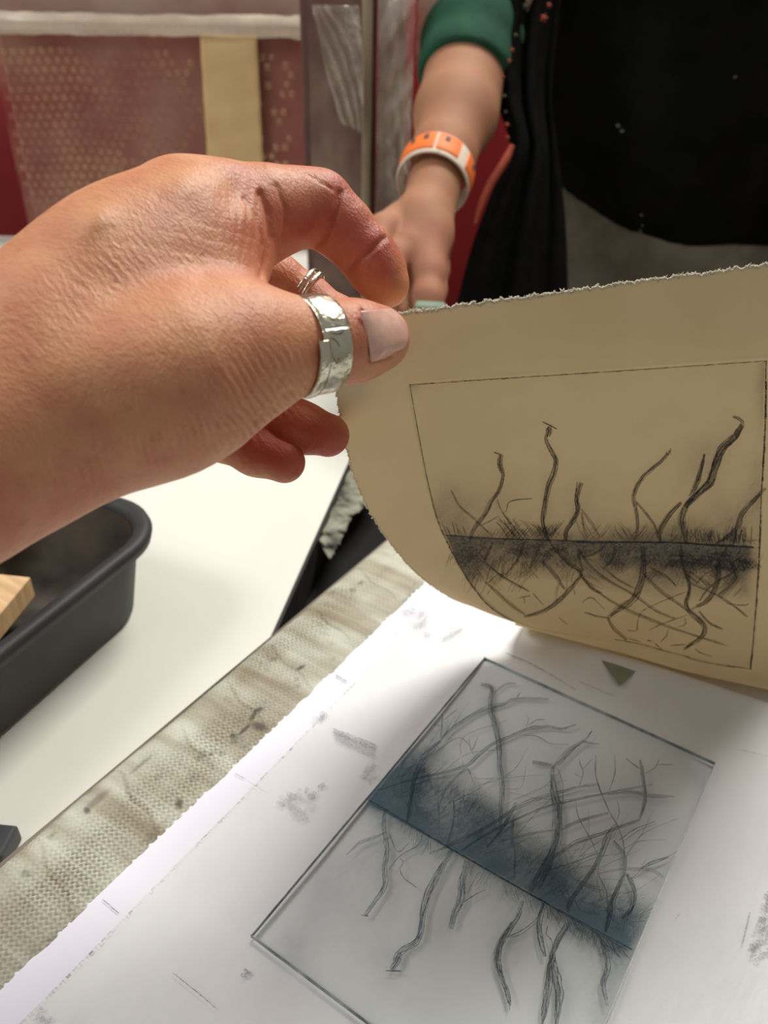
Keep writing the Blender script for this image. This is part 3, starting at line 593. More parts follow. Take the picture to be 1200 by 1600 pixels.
for a in (((570, 1080), (480, 1115), (370, 1165)), ((620, 1040), (680, 980), (740, 960)), ((580, 1200), (440, 1250), (380, 1280)), ((340, 1180), (320, 1230), (315, 1280), (265, 1280)), ((365, 1165), (345, 1180)), ((565, 1215), (570, 1250), (530, 1262)),
          ((480, 1270), (470, 1310), (440, 1340)), ((370, 1330), (400, 1338)), ((410, 1345), (450, 1385)), ((490, 1358), (570, 1355)), ((620, 1375), (650, 1400), (710, 1418)), ((780, 1140), (870, 1150), (900, 1140)), ((265, 1320), (340, 1342)), ((810, 750), (870, 810), (950, 812)), ((30, 1135), (80, 1110), (150, 1170))):
    I.line(K4(*a), 1.5, .6, .3)
for a in (((430, 1265), (500, 1330), (580, 1400), (655, 1450)), ((430, 1160), (520, 1230), (600, 1280), (680, 1320)), ((470, 1040), (440, 1110), (420, 1150)), ((650, 1040), (620, 1130), (545, 1230)), ((740, 1050), (710, 1130), (680, 1190)), ((980, 1240), (1040, 1310), (1090, 1330)),
          ((740, 1140), (820, 1220), (880, 1310)), ((955, 1080), (965, 1150), (985, 1205))):
    S(K3(*a), 3.5, 3, 1.3, .65, tone=.25)
for a in (((620, 1360), (650, 1350), (685, 1345)), ((650, 1350), (655, 1390)), ((440, 1340), (460, 1312)), ((700, 1330), (760, 1400)), ((1000, 1440), (1080, 1470)), ((850, 1470), (900, 1510)), ((930, 1300), (940, 1340))): I.line(K3(*a), 1.5, .6, .3)
hatch(I, (745, 836), (435, 12), (0, -1), 90, 10, 30, (-58, -45, -122, -135, -80), .9, .35, depth=4)
for hx in (765, 818, 838, 905, 955, 975): hatch(I, (hx, 838), (22, 0), (0, -1), 10, 20, 46, (-52, -58, -124), .9, .5, depth=3)
hatch(I, (1075, 843), (80, 4), (0, -1), 60, 14, 32, (-85, -70, -100), 1.2, .9, depth=4)
hatch(I, (770, 838), (90, 0), (0, -1), 50, 18, 44, (-50, -128), 1.1, .8, depth=6)
hatch(I, (700, 850), (475, 12), (0, 1), 460, 8, 28, (50, 130, 75, 105, 35, 145), 1.0, .42, depth=24)
hatch(I, (1040, 858), (132, 6), (0, 1), 260, 8, 20, (50, 130, 85, 20), 1.0, .6, depth=26)
hatch(I, (720, 862), (420, 20), (0, 1), 170, 14, 50, (35, 50, 130, 100), 1.05, .42, depth=40)
for (x, y, l) in ((655, 775, 12), (690, 815, 24), (698, 812, 28), (706, 820, 22), (716, 812, 26), (725, 820, 20)):
    pass
for k in range(7): x = 692 + k * 6 + 3 * rng.random(); I.line([(x, 836), (x - 4 - 3 * rng.random(), 836 - 10 - 18 * rng.random())], 1.2, .6, .2)
I.build('etched_drawing', M_ink, sheet, 'dark blue-grey printed drawing of roots and stems')
# plate tone of the print
nx, ny = 520, 420
xs_, ys_ = np.meshgrid(np.linspace(641, 1196, nx), np.linspace(604, 1044, ny))
idx = slice(None)
ui = (uu >= 1.01) & (uu <= 3.99)
r0, r1 = int(nv * 1.02 / 11), int(nv * 6.98 / 11); c0, c1 = int(nu_ * 1.01 / 5), int(nu_ * 3.99 / 5)
Bp = (A_ + nn_ * .00030)[r0:r1, c0:c1]; q, _ = toPx(Bp)
gx, gy = q[..., 0], q[..., 1]; hy = np.interp(gx, [690, 760, 900, 1070, 1180], [835, 841, 844, 848, 855])
n1_ = fbm(gx / 26, gy / 22, 301, 5); n2_ = fbm((gx + gy) / 9, (gx - gy) / 30, 302, 3)
dn = gy - hy
bot = np.interp(gx, [690, 720, 760, 850, 950, 1050, 1180], [70, 78, 66, 62, 80, 92, 88])
ton = np.where(dn > 0, np.clip(1 - (dn / bot), 0, 1) ** .8 * .92, np.exp(dn / 18) * .42)
ton *= np.clip((1178 - gx) / 14, 0, 1) * .93 + .07
ton += .3 * blob(q, 742, 895, 26, 26) + .2 * blob(q, 725, 870, 26, 22) + .28 * blob(q, 1120, 875, 70, 22) + .2 * blob(q, 1050, 865, 90, 16)
for bq, am in (((1150, 815, 45, 45, 0), .22), ((1185, 760, 16, 50, 0), .22), ((1120, 700, 34, 45, 30), .12), ((1090, 740, 30, 40, 0), .14), ((1196, 610, 12, 60, 0), .3), ((705, 800, 30, 34, 40), .22), ((770, 790, 40, 30, 0), .12),
               ((905, 790, 20, 30, 0), .12), ((855, 780, 10, 60, 0), .08), ((700, 770, 34, 30, 0), .08), ((1140, 990, 60, 60, 0), .03), ((1060, 830, 60, 18, 0), .3), ((990, 840, 160, 14, 0), .12), ((640, 600, 14, 8, 0), .3)):
    ton += am * blob(q, *bq)
ton = ton * (1 + .45 * n1_ + .35 * n2_) + .02 + .015 * n1_
tn = fastmesh('plate_tone', Bp.reshape(-1, 3), gridfaces(Bp.shape[0], Bp.shape[1]), M_tone, sheet, False); attr(tn, 'ink', np.clip(ton, 0, .9)); tn['label'] = 'soft grey ink tone of the print'

# ================================================================ hands: signed-distance modelling
class SDF:
    def __init__(s, lo, hi, h):
        s.lo = np.array(lo, np.float32); s.h = h; s.n = np.ceil((np.array(hi) - s.lo) / h).astype(int) + 1
        s.ax = [s.lo[i] + np.arange(s.n[i], dtype=np.float32) * h for i in range(3)]
    def new(s): return np.full(tuple(s.n), .05, np.float32)
    def box(s, a, b):
        i0 = np.clip(np.floor((np.asarray(a) - s.lo) / s.h).astype(int), 0, s.n); i1 = np.clip(np.ceil((np.asarray(b) - s.lo) / s.h).astype(int) + 1, 0, s.n)
        return tuple(slice(int(i0[k]), int(i1[k])) for k in range(3))
    def seg(s, f, a, b, ra, rb, k=.004, flat=None, pad=.016):
        a, b = np.asarray(a, np.float32), np.asarray(b, np.float32); m = max(ra, rb) + pad
        sl_ = s.box(np.minimum(a, b) - m, np.maximum(a, b) + m)
        X, Y, Z = np.meshgrid(s.ax[0][sl_[0]], s.ax[1][sl_[1]], s.ax[2][sl_[2]], indexing='ij', sparse=True)
        d = b - a; L2 = float(d @ d) + 1e-12
        t_ = np.clip(((X - a[0]) * d[0] + (Y - a[1]) * d[1] + (Z - a[2]) * d[2]) / L2, 0, 1)
        dx, dy, dz = X - a[0] - t_ * d[0], Y - a[1] - t_ * d[1], Z - a[2] - t_ * d[2]; q2 = dx * dx + dy * dy + dz * dz
        if flat is not None:
            n_, kk = flat; n_ = np.asarray(n_) / np.linalg.norm(n_); c_ = dx * n_[0] + dy * n_[1] + dz * n_[2]; q2 = q2 + c_ * c_ * (1 / kk ** 2 - 1)
        D = np.sqrt(q2) - (ra + (rb - ra) * t_); g = f[sl_]
        if k > 0:
            h_ = np.clip(.5 + .5 * (g - D) / k, 0, 1); f[sl_] = g * (1 - h_) + D * h_ - k * h_ * (1 - h_)
        else: f[sl_] = np.minimum(g, D)
    def chain(s, f, pts, k=.004, flat=None):
        for p, q_ in zip(pts[:-1], pts[1:]): s.seg(f, p[0], q_[0], p[1], q_[1], k, flat)
    def mesh(s, f):
        g = openvdb.FloatGrid(.05); g.copyFromArray(np.ascontiguousarray(f)); pts, quads = g.convertToQuads(0.0)[:2]
        return np.asarray(pts) * s.h + s.lo, np.asarray(quads)
def smin(a, b_, k):
    h_ = np.clip(.5 + .5 * (a - b_) / k, 0, 1); return a * (1 - h_) + b_ * h_ - k * h_ * (1 - h_)
def J_(px, py, d, rpx): return (C(px, py, d), rpx * d / F)

import time; T0 = time.time()
gs = SDF((-.150, -.122, .150), (.018, .032, .300), .00055)
palm = gs.new(); 
# forearm and wrist
for pts in ([(-260, 775, .172, 130), (-60, 655, .190, 118), (60, 562, .198, 106), (120, 500, .205, 92)],
            [(-260, 875, .172, 130), (-60, 742, .188, 124), (60, 668, .196, 112), (130, 636, .200, 106)],
            [(-260, 790, .180, 150), (-60, 665, .200, 150), (60, 600, .208, 120), (150, 560, .214, 108)]):
    gs.chain(palm, [J_(*p) for p in pts], .012)
# thumb side of the hand
gs.chain(palm, [J_(60, 668, .196, 112), J_(160, 630, .199, 103), J_(250, 612, .200, 106), J_(312, 585, .202, 96), J_(368, 556, .206, 80)], .014)
# back of the hand to the index knuckle and the other knuckles behind it
gs.chain(palm, [J_(50, 575, .198, 104), J_(150, 455, .212, 90), J_(215, 394, .221, 82), J_(285, 334, .229, 75)], .012)
gs.chain(palm, [J_(100, 560, .215, 105), J_(200, 500, .232, 95), J_(300, 420, .252, 75)], .014)
gs.chain(palm, [J_(100, 600, .215, 105), J_(200, 560, .238, 95), J_(300, 500, .262, 75)], .014)
gs.chain(palm, [J_(80, 640, .212, 96), J_(190, 600, .236, 84), J_(290, 560, .262, 64)], .014)
gs.seg(palm, *[J_(240, 520, .214, 110)[0], J_(330, 470, .217, 84)[0]], J_(240, 520, .214, 105)[1], J_(330, 470, .217, 78)[1], .016)
gs.chain(palm, [J_(110, 505, .205, 100), J_(200, 440, .214, 92), J_(290, 385, .222, 84)], .016)
gs.seg(palm, J_(250, 440, .222, 90)[0], J_(345, 375, .228, 80)[0], J_(250, 440, .222, 88)[1], J_(345, 375, .228, 74)[1], .014)
fingers = []
def finger(pts, k=.0025, kp=.008, flat=None):
    f = gs.new(); gs.chain(f, [J_(*p) for p in pts], k, flat); fingers.append((f, kp))
finger([(300, 560, .203, 88), (378, 552, .206, 76), (425, 546, .2085, 70), (470, 540, .2125, 65), (520, 537, .218, 61), (555, 533, .2225, 60), (590, 529, .227, 51)], .004, .012)       # thumb
finger([(285, 334, .229, 72), (360, 336, .233, 74), (415, 333, .237, 70), (460, 325, .241, 58), (497, 325, .244, 55), (535, 357, .245, 47), (572, 397, .246, 43), (592, 425, .247, 41), (604, 446, .247, 35)], .003, .007)   # index
finger([(300, 420, .252, 66), (380, 430, .262, 50), (430, 440, .266, 42), (480, 470, .268, 38), (530, 500, .266, 34), (575, 515, .258, 31)], .003, .006)                            # middle
finger([(300, 500, .262, 62), (380, 560, .272, 46), (400, 610, .272, 42), (425, 645, .270, 40), (470, 668, .266, 38), (512, 680, .262, 34)], .004, .006)                              # ring finger
finger([(290, 570, .262, 52), (315, 640, .270, 44), (350, 680, .268, 39), (400, 705, .264, 36), (444, 722, .260, 33)], .004, .006)                                                    # little finger
tot = palm.copy(); first = None
for f, kp in fingers:
    u_ = smin(palm, f, kp); tot = np.minimum(tot, u_) if first is None else smin(tot, u_, .0006); first = 1
V, Q = gs.mesh(tot); print('hand', len(V), 'sdf', round(time.time() - T0, 1))
# vertex normals in eye space
def vnormals(V, Q):
    n_ = np.cross(V[Q[:, 2]] - V[Q[:, 0]], V[Q[:, 3]] - V[Q[:, 1]]); out = np.zeros_like(V)
    for k in range(4): np.add.at(out, Q[:, k], n_)
    return out / (np.linalg.norm(out, axis=1, keepdims=True) + 1e-12)
VN = vnormals(V, Q); ctr = V.mean(0)
if ((V - ctr) * VN).sum(1).mean() < 0: VN = -VN; Q = Q[:, ::-1]
px = np.stack([600 + V[:, 0] / V[:, 2] * F, 800 + V[:, 1] / V[:, 2] * F], 1)
facing = -(VN * (V / np.linalg.norm(V, axis=1, keepdims=True))).sum(1)
def near(poly, pxy):                                    # distance in px from a polyline, vectorised
    poly = np.asarray(poly, float); best = np.full(len(pxy), 1e9)
    for a, b_ in zip(poly[:-1], poly[1:]):
        d_ = b_ - a; t_ = np.clip(((pxy - a) @ d_) / (d_ @ d_), 0, 1); best = np.minimum(best, np.linalg.norm(pxy - (a + t_[:, None] * d_), axis=1))
    return best
disp = np.zeros(len(V)); fm = np.clip(facing * 3, 0, 1)
CRE = [  # crease polyline, half-width px, depth mm, zmin, zmax
    ([(408, 300), (420, 330), (424, 370), (418, 405), (410, 432)], 5, 1.3), ([(385, 305), (402, 340), (410, 380), (408, 410)], 4, .6), ([(432, 290), (445, 325), (447, 365), (440, 395)], 4, .5),
    ([(532, 300), (524, 335), (505, 372), (488, 395)], 5, 1.0), ([(600, 372), (575, 395), (545, 420)], 4.5, .9), ([(480, 272), (520, 296)], 3, .3),
    ([(455, 612), (440, 622), (432, 640)], 6, .8), ([(440, 590), (425, 628), (400, 660)], 4, .5), ([(470, 668), (462, 690)], 0.1, 0)]
for poly, wd, dm in CRE:
    dd = near(poly, px); disp -= dm * .001 * np.exp(-(dd / wd) ** 2) * fm * (V[:, 2] < .262)
# fine folds on the heel of the thumb and the wrist
def folds(cx, cy, rx, ry, ang, pitch, amp, seed, warp=6):
    g = blob(px, cx, cy, rx, ry, ang); a = math.radians(ang); u_ = (px[:, 0] - cx) * math.cos(a) + (px[:, 1] - cy) * math.sin(a); v_ = -(px[:, 0] - cx) * math.sin(a) + (px[:, 1] - cy) * math.cos(a)
    wv = u_ + warp * fbm(u_ / 40, v_ / 30, seed); s_ = np.abs(np.sin(np.pi * wv / pitch)) ** .6
    return amp * .001 * g * (s_ - .7) * fm
disp += folds(390, 625, 85, 46, -35, 12, .75, 401) + folds(290, 680, 120, 40, -15, 13, .6, 402) + folds(140, 735, 130, 34, -20, 15, .5, 403) + folds(400, 350, 42, 60, 8, 15, .35, 404) + folds(560, 530, 34, 40, 0, 8, .12, 405) + folds(440, 640, 26, 26, -50, 9, .4, 406)
disp += folds(300, 560, 140, 110, 25, 11, .17, 407, 12) + folds(180, 420, 110, 60, -35, 12, .15, 408, 12)
disp += 0            # tendon to the index knuckle
disp += .0010 * blob(px, 288, 290, 34, 26, -20) * fm + .0012 * blob(px, 155, 345, 26, 18, -40) * fm
disp -= .0016 * blob(px, 370, 300, 26, 30, 0) * fm * (V[:, 2] < .26)
disp -= .0010 * np.exp(-(near([(566, 484), (575, 505), (579, 535), (580, 565), (612, 556)], px) / 3.0) ** 2) * fm * (V[:, 2] < .235)       # nail fold
V = V + VN * disp[:, None]
red = .12 + .55 * blob(px, 540, 340, 110, 90) + .35 * blob(px, 600, 420, 60, 60) + 1.0 * blob(px, 460, 690, 130, 60, 20, 2) * (V[:, 2] > .245) + .25 * blob(px, 410, 360, 50, 70) + .5 * blob(px, 545, 520, 40, 60) * .8  - .12 * blob(px, 200, 340, 140, 70, -35) - .2 * blob(px, 440, 640, 60, 50)  # full-strength blob on the lower fingers puts their shade into the skin colour
hand = empty('person', toW(C(-60, 640, .19)), 'left hand and wrist reaching in from the left, pinching the lifted paper corner', 'person')
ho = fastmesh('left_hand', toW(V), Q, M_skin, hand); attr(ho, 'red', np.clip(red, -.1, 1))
hb = BVHTree.FromPolygons([tuple(p) for p in toW(V).tolist()], Q.tolist())
def hit(x, y):
    d_ = Vector(R @ np.array([(x - 600) / F, (y - 800) / F, 1.0])).normalized(); return hb.ray_cast(EYE, d_, 2.0)
# thumb nail
L_ed = cr([(561, 486), (568, 506), (574, 530), (577, 548), (580, 566)], 17); R_ed = cr([(612, 482), (631, 500), (637, 522), (633, 540), (608, 558)], 17)
g_ = []
for a, b_ in zip(L_ed, R_ed):
    row = []
    for t_ in np.linspace(0, 1, 17):
        p = a + (b_ - a) * t_; h = hit(*p); row.append(h)
    g_.append(row)
nd = np.zeros((17, 17)); ok = np.ones((17, 17), bool)
for i in range(17):
    for j in range(17):
        h = g_[i][j]
        if h[0] is None: ok[i, j] = False
        else: nd[i, j] = (np.array(h[0]) - np.array([0, 0, H])) @ R[:, 2]
# smooth paraboloid through the hit depths
us, vs_ = np.meshgrid(np.linspace(-1, 1, 17), np.linspace(-1, 1, 17)); bas = np.stack([np.ones_like(us), us, vs_, us * us, vs_ * vs_, us * vs_], -1)
okc = ok & (np.abs(vs_) < .8) & (us < .75); co, *_ = np.linalg.lstsq(bas[okc], nd[okc], rcond=None); nd2 = bas @ co
nv_ = np.array([[P(*(L_ed[i] + (R_ed[i] - L_ed[i]) * (j / 16)), nd2[i, j] - .0007) for j in range(17)] for i in range(17)])
nl = mesh('thumb_nail', nv_.reshape(-1, 3), gridfaces(17, 17), M_nail, hand); solid(nl, .0006, 1 if False else 0); nl['label'] = 'pale pink thumb nail with faint ridges'
md = nl.modifiers.new('sub', 'SUBSURF'); md.levels = md.render_levels = 2

# ---------------------------------------------------------------- rings
def ring_band(name, cen, axis, ra, rb, upv_, width, thick, a0, a1, mat, n=120, m=10, flare=0, wf=None):
    axis = axis / np.linalg.norm(axis); e1 = upv_ - axis * (upv_ @ axis); e1 /= np.linalg.norm(e1); e2 = np.cross(axis, e1)
    vs, fs = [], []; prof = [(-1, 0), (-.96, .6), (-.8, 1), (-.3, 1.12), (.3, 1.12), (.8, 1), (.96, .6), (1, 0), (.7, -.15), (-.7, -.15)]; k = len(prof)
    for i in range(n):
        th_ = a0 + (a1 - a0) * i / (n - 1); w_ = width / 2 * (wf(i / (n - 1)) if wf else 1)
        for (x, y) in prof: vs.append(toW(cen + axis * x * w_ + (e1 * math.cos(th_) * (ra + y * thick) + e2 * math.sin(th_) * (rb + y * thick))))
    for i in range(n - 1):
        for j in range(k): fs.append((i * k + j, i * k + (j + 1) % k, (i + 1) * k + (j + 1) % k, (i + 1) * k + j))
    fs += [tuple(range(k))[::-1], tuple((n - 1) * k + j for j in range(k))]
    return mesh(name, vs, fs, mat)
tc_ = C(492, 539, .2145); tax = C(555, 533, .2225) - C(430, 549, .2085); r_th = 67 * .2145 / F
tr_ = ring_band('thumb_ring', tc_ - tax * .02, tax, r_th * 1.09, r_th * 1.07, np.array([0, 0, -1.0]), .0088, .0009, 0, 2 * math.pi, M_silver)
thing(tr_, 'wide hammered silver open ring around the thumb', 'ring')
tab = ring_band('ring_end', tc_ - tax * .20, tax, r_th * 1.13, r_th * 1.11, np.array([0, 0, -1.0]), .0034, .0009, math.radians(12), math.radians(100), M_silver); tab.parent = tr_
_vr = [tuple(v.co) for v in tr_.data.vertices]; rb_ = BVHTree.FromPolygons(_vr, [tuple(p.vertices) for p in tr_.data.polygons])
def proj_ring(p):
    out = np.full((len(p), 3), np.nan)
    for i, (x, y) in enumerate(p):
        d_ = Vector(R @ np.array([(x - 600) / F, (y - 800) / F, 1.0])).normalized(); h = rb_.ray_cast(Vector((0, 0, H)), d_, 2.0)
        if h[0] is not None: out[i] = h[0] - d_ * .00012
    return out
IR = Ink(proj_ring); KR = lambda *p: T(400, 380, 4.286, *p)
for a in (((490, 640), (525, 640), (562, 692)), ((498, 708), (540, 808), (556, 768)), ((440, 430), (470, 480), (530, 520)), ((425, 455), (445, 500)), ((452, 790), (500, 850), (470, 880)), ((500, 600), (560, 610), (585, 590)), ((420, 880), (440, 920))):
    IR.line(KR(*a), 1.6, .8, .4, None, .1)
IR.build('engraving', M_ink, tr_, 'fine engraved chevrons on the silver band')
mc = C(478, 462, .268); max_ = C(530, 500, .266) - C(430, 440, .266)
for k, off in enumerate((-.0011, .0011)):
    ax_ = max_ / np.linalg.norm(max_)
    rg = ring_band('finger_ring', mc + ax_ * off, ax_, .0086, .0086, np.array([0, -1.0, 0]), .0016, .0007, 0, 2 * math.pi, M_silver, n=64)
    thing(rg, ('thin silver ring on the finger behind the thumb, the one nearer the knuckle', 'thin silver ring on the finger behind the thumb, the one nearer the fingertip')[k], 'ring', None)

# ================================================================ black tray on the table
TR = empty('plastic_tray', G(40, 1000, TZ), 'deep black plastic tray with rounded corners at the left, on the white table', 'tray')
def rrect(cx, cy, hx, hy, r, n=10):
    pts = []
    for (sx, sy, a0) in ((1, 1, 0), (-1, 1, 90), (-1, -1, 180), (1, -1, 270)):
        for i in range(n + 1):
            a = math.radians(a0 + 90 * i / n); pts.append((cx + sx * (hx - r) + r * math.cos(a), cy + sy * (hy - r) + r * math.sin(a)))
    return np.array(pts)
TH = .062
rc = G(243, 800, TZ + TH); rl = G(0, 985, TZ + TH)               # along the near long rim
print('tray', rc, rl, G(215, 960, TZ), G(0, 1140, TZ))
td = rc - rl; ta = math.atan2(td[1], td[0]); tx = np.array([math.cos(ta), math.sin(ta), 0]); ty = np.array([-math.sin(ta), math.cos(ta), 0])
LX, LY = .30, .145
tc0 = rc - tx * (LX / 2 - .004) + ty * (LY / 2 - .012)
def loops(spec, mat, name, parent, cap0=False, cap1=True):
    vs, fs = [], []; n_ = 44
    for (hx, hy, r_, z) in spec:
        for x, y in rrect(0, 0, hx, hy, r_): w_ = tc0 + tx * x + ty * y; vs.append((w_[0], w_[1], z))
    for i in range(len(spec) - 1):
        for j in range(n_): fs.append((i * n_ + j, i * n_ + (j + 1) % n_, (i + 1) * n_ + (j + 1) % n_, (i + 1) * n_ + j))
    if cap1: fs.append(tuple((len(spec) - 1) * n_ + j for j in range(n_)))
    if cap0: fs.append(tuple(range(n_))[::-1])
    return mesh(name, vs, fs, mat, parent)
a, b_, r_ = LX / 2, LY / 2, .036; z0 = TZ; zt = TZ + TH
body = loops([(a - .018, b_ - .018, r_ - .006, z0), (a - .014, b_ - .014, r_ - .004, z0 + .004), (a - .006, b_ - .006, r_, zt - .008), (a - .005, b_ - .005, r_, zt - .004)], M_tray, 'tray_wall', TR, True, False)
rim = loops([(a - .006, b_ - .006, r_, zt - .009), (a, b_, r_ + .002, zt - .009), (a + .0012, b_ + .0012, r_ + .003, zt - .004), (a, b_, r_ + .002, zt - .0005), (a - .003, b_ - .003, r_, zt), (a - .007, b_ - .007, r_ - .002, zt - .001), (a - .009, b_ - .009, r_ - .003, zt - .006)], M_tray, 'rim', TR, False, False)
loops([(a - .009, b_ - .009, r_ - .003, zt - .005), (a - .020, b_ - .020, r_ - .008, z0 + .008), (a - .028, b_ - .028, r_ - .012, z0 + .004)], M_dirt, 'tray_floor', TR, False, True)['label'] = 'dusty brown inside of the tray'
wbc = G(-26, 935, TZ + .035)
wb = box('wood_block', (wbc[0], wbc[1], TZ + .028), (.045, .032, .014), M_wood, None, ta + .3, .001)
thing(wb, 'small pale wooden block lying inside the black tray', 'block')
sb = G(-8, 1325, TZ)
o = box('dark_case', (sb[0] + .0005, sb[1] - .002, TZ + .005), (.022, .016, .010), noise_mat('dark_grey', srgb(58, 60, 62), srgb(72, 74, 75), 30, rough=.5), None, .5, .002)
thing(o, 'small dark grey box corner at the bottom left beside the blanket', 'box')

# ================================================================ black slab with torn grey strip
bz = TZ - .034
vs = [t0 - td_ * .12 - (.08, 0, 0), np.array([-.13, -.02, 0]), np.array([.0, .62, 0]), t0 + td_ * .50 - (.08, 0, 0)]
vs = [np.array([p[0], p[1], bz - .02]) for p in vs] + [np.array([p[0], p[1], bz]) for p in vs]
sb_ = mesh('side_board', vs, [(3, 2, 1, 0), (4, 5, 6, 7), (0, 1, 5, 4), (1, 2, 6, 5), (2, 3, 7, 6), (3, 0, 4, 7)], noise_mat('dull_black', srgb(9, 9, 9), srgb(18, 18, 17), 60, rough=.9, bump=.1), bed, False)
sb_['label'] = 'dull black board low beside the blanket'
le = np.array([(556, 690), (545, 718), (528, 752), (513, 790), (503, 830), (498, 848)], float); re_ = np.array([(600, 720), (592, 760), (570, 790), (548, 812), (533, 845), (516, 872)], float)
lc, rc_ = cr(le, 60), cr(re_, 60); lc += rng.normal(0, 1.2, lc.shape); rc_ += rng.normal(0, 1.2, rc_.shape)
sg = np.array([[G(*(a + (b_ - a) * t_), TZ - .006 + .0016 * math.sin(i * .7 + t_ * 5)) for t_ in np.linspace(0, 1, 10)] for i, (a, b_) in enumerate(zip(lc, rc_))])
st_o = o = fastmesh('torn_strip', sg.reshape(-1, 3), gridfaces(60, 10), noise_mat('worn_grey_tape', srgb(70, 70, 60), srgb(170, 168, 146), 50, rough=.8, bump=.5, dist=.002), sb_); solid(o, .001, 0); o.parent = tb; o.matrix_parent_inverse = Matrix.Translation(tb.location).inverted(); o['label'] = 'frayed grey-green strip stuck along the right edge of the table'

# ================================================================ wrapped pictures against the red wall
def wall_frame(px0, py0, d): return P(px0, py0, d)
M_pic = noise_mat('muted_red_picture', srgb(112, 28, 28), srgb(140, 60, 48), 7, rough=.7, bump=0, lo=.4, hi=.65)
M_wrap = translucent_film('bubble_wrap_film', srgb(196, 160, 136), .18, rough=.18, nscale=9, spread=.16)
M_wraph = translucent_film('folded_wrap', srgb(206, 194, 174), .5, rough=.25, nscale=14, spread=.2)
M_tape = noise_mat('tan_parcel_tape', srgb(190, 156, 106), srgb(206, 174, 126), 12, rough=.5, bump=.05)
d_b = 1.2
bl = G(50, 384, TZ); br_d = nrm @ bl; ub = wdt @ bl                # bottom-left corner of the wrapped picture on the table
tl = P(482, 40, 1.18)
def WL(u_, v_, z): p = wdt * u_ + nrm * v_; return np.array([p[0], p[1], z])
# solve right edge and top height on the plane v = br_d
def on_plane(px_, py_, v_):
    r = R @ np.array([(px_ - 600) / F, (py_ - 800) / F, 1.0]); t_ = v_ / (nrm @ r); p = np.array([0, 0, H]) + r * t_; return wdt @ p, p[2]
uR, zR = on_plane(492, 40, br_d); uL = ub; zT = on_plane(250, 30, br_d)[1]; print('pic', uL, uR, zT, br_d)
wp_ = empty('wrapped_picture', WL((uL + uR) / 2, br_d + .03, TZ), 'large reddish picture in bubble wrap with tan tape, standing at the back', 'picture')
def wbox(name, u0, u1, v0, v1, z0, z1, mat, parent=None, bevel=.004):
    c = WL((u0 + u1) / 2, (v0 + v1) / 2, 0); return box(name, (c[0], c[1], (z0 + z1) / 2), (u1 - u0, v1 - v0, z1 - z0), mat, parent, RZ, bevel)
wbox('canvas', uL + .01, uR - .012, br_d + .012, br_d + .045, TZ + .004, zT - .012, M_pic, wp_)
p0 = empty('rear_panel', WL((uL + uR) / 2, br_d + .09, TZ), 'tall pale pinkish wrapped board behind the picture, showing above its top edge', 'panel')
wbox('board', uL - .02, uR + .005, br_d + .08, br_d + .10, FLOOR, .42, noise_mat('pinkish_grey', srgb(150, 116, 104), srgb(176, 148, 134), 10, rough=.6), p0)
# bubble film: front sheet with bubbles as real domes
def domes(name, u0, u1, z0, z1, v_, pitch, r, mat, parent, lift=.006):
    vs, fs = [], []; row = 0; z = z0 + pitch / 2
    base = [(0, 0, 1)] + [(math.cos(k * math.pi / 3) * .62, math.sin(k * math.pi / 3) * .62, .75) for k in range(6)] + [(math.cos(k * math.pi / 3), math.sin(k * math.pi / 3), 0) for k in range(6)]
    while z < z1 - pitch / 2:
        u_ = u0 + pitch * (.5 if row % 2 else 1)
        while u_ < u1 - pitch / 2:
            if rng.random() < max(0, (u_ - u0) / (u1 - u0) - .25) * .9: u_ += pitch; continue
            j = len(vs); s_ = r * (.85 + .2 * rng.random()); dp = lift * (.6 + .5 * rng.random())
            for (x, y, h_) in base: vs.append(WL(u_ + x * s_, v_ - h_ * dp, z + y * s_ + .0015 * math.sin(u_ * 40)))
            fs += [(j, j + 1 + k, j + 1 + (k + 1) % 6) for k in range(6)] + [(j + 1 + k, j + 7 + k, j + 7 + (k + 1) % 6, j + 1 + (k + 1) % 6) for k in range(6)]
            u_ += pitch
        z += pitch * .87; row += 1
    o = mesh(name, vs, fs, mat, parent); o['kind'] = 'stuff'; return o
M_bub = translucent_film('air_bubbles', srgb(206, 164, 120), .24, rough=.10, nscale=7, spread=.28)
domes('bubbles', uL + .004, uR - .02, TZ + .004, zT - .03, br_d + .003, .0125, .0054, M_bub, wp_, .0034)['label'] = 'rows of small air bubbles'
fs_g = []; nu2, nz2 = 60, 50
uu2, zz2 = np.meshgrid(np.linspace(uL, uR, nu2), np.linspace(TZ + .002, zT, nz2)); dv2 = .004 + .0025 * fbm(uu2 * 30, zz2 * 22, 501) + .03 * np.clip((zz2 - (zT - .012)) / .012, 0, 1) ** 2 + .02 * np.clip((uu2 - (uR - .012)) / .012, 0, 1) ** 2
vv2 = np.array([[WL(uu2[i, j], br_d + dv2[i, j], zz2[i, j]) for j in range(nu2)] for i in range(nz2)])
fastmesh('wrap_film', vv2.reshape(-1, 3), gridfaces(nz2, nu2), M_wrap, wp_)['label'] = 'translucent wrap film'
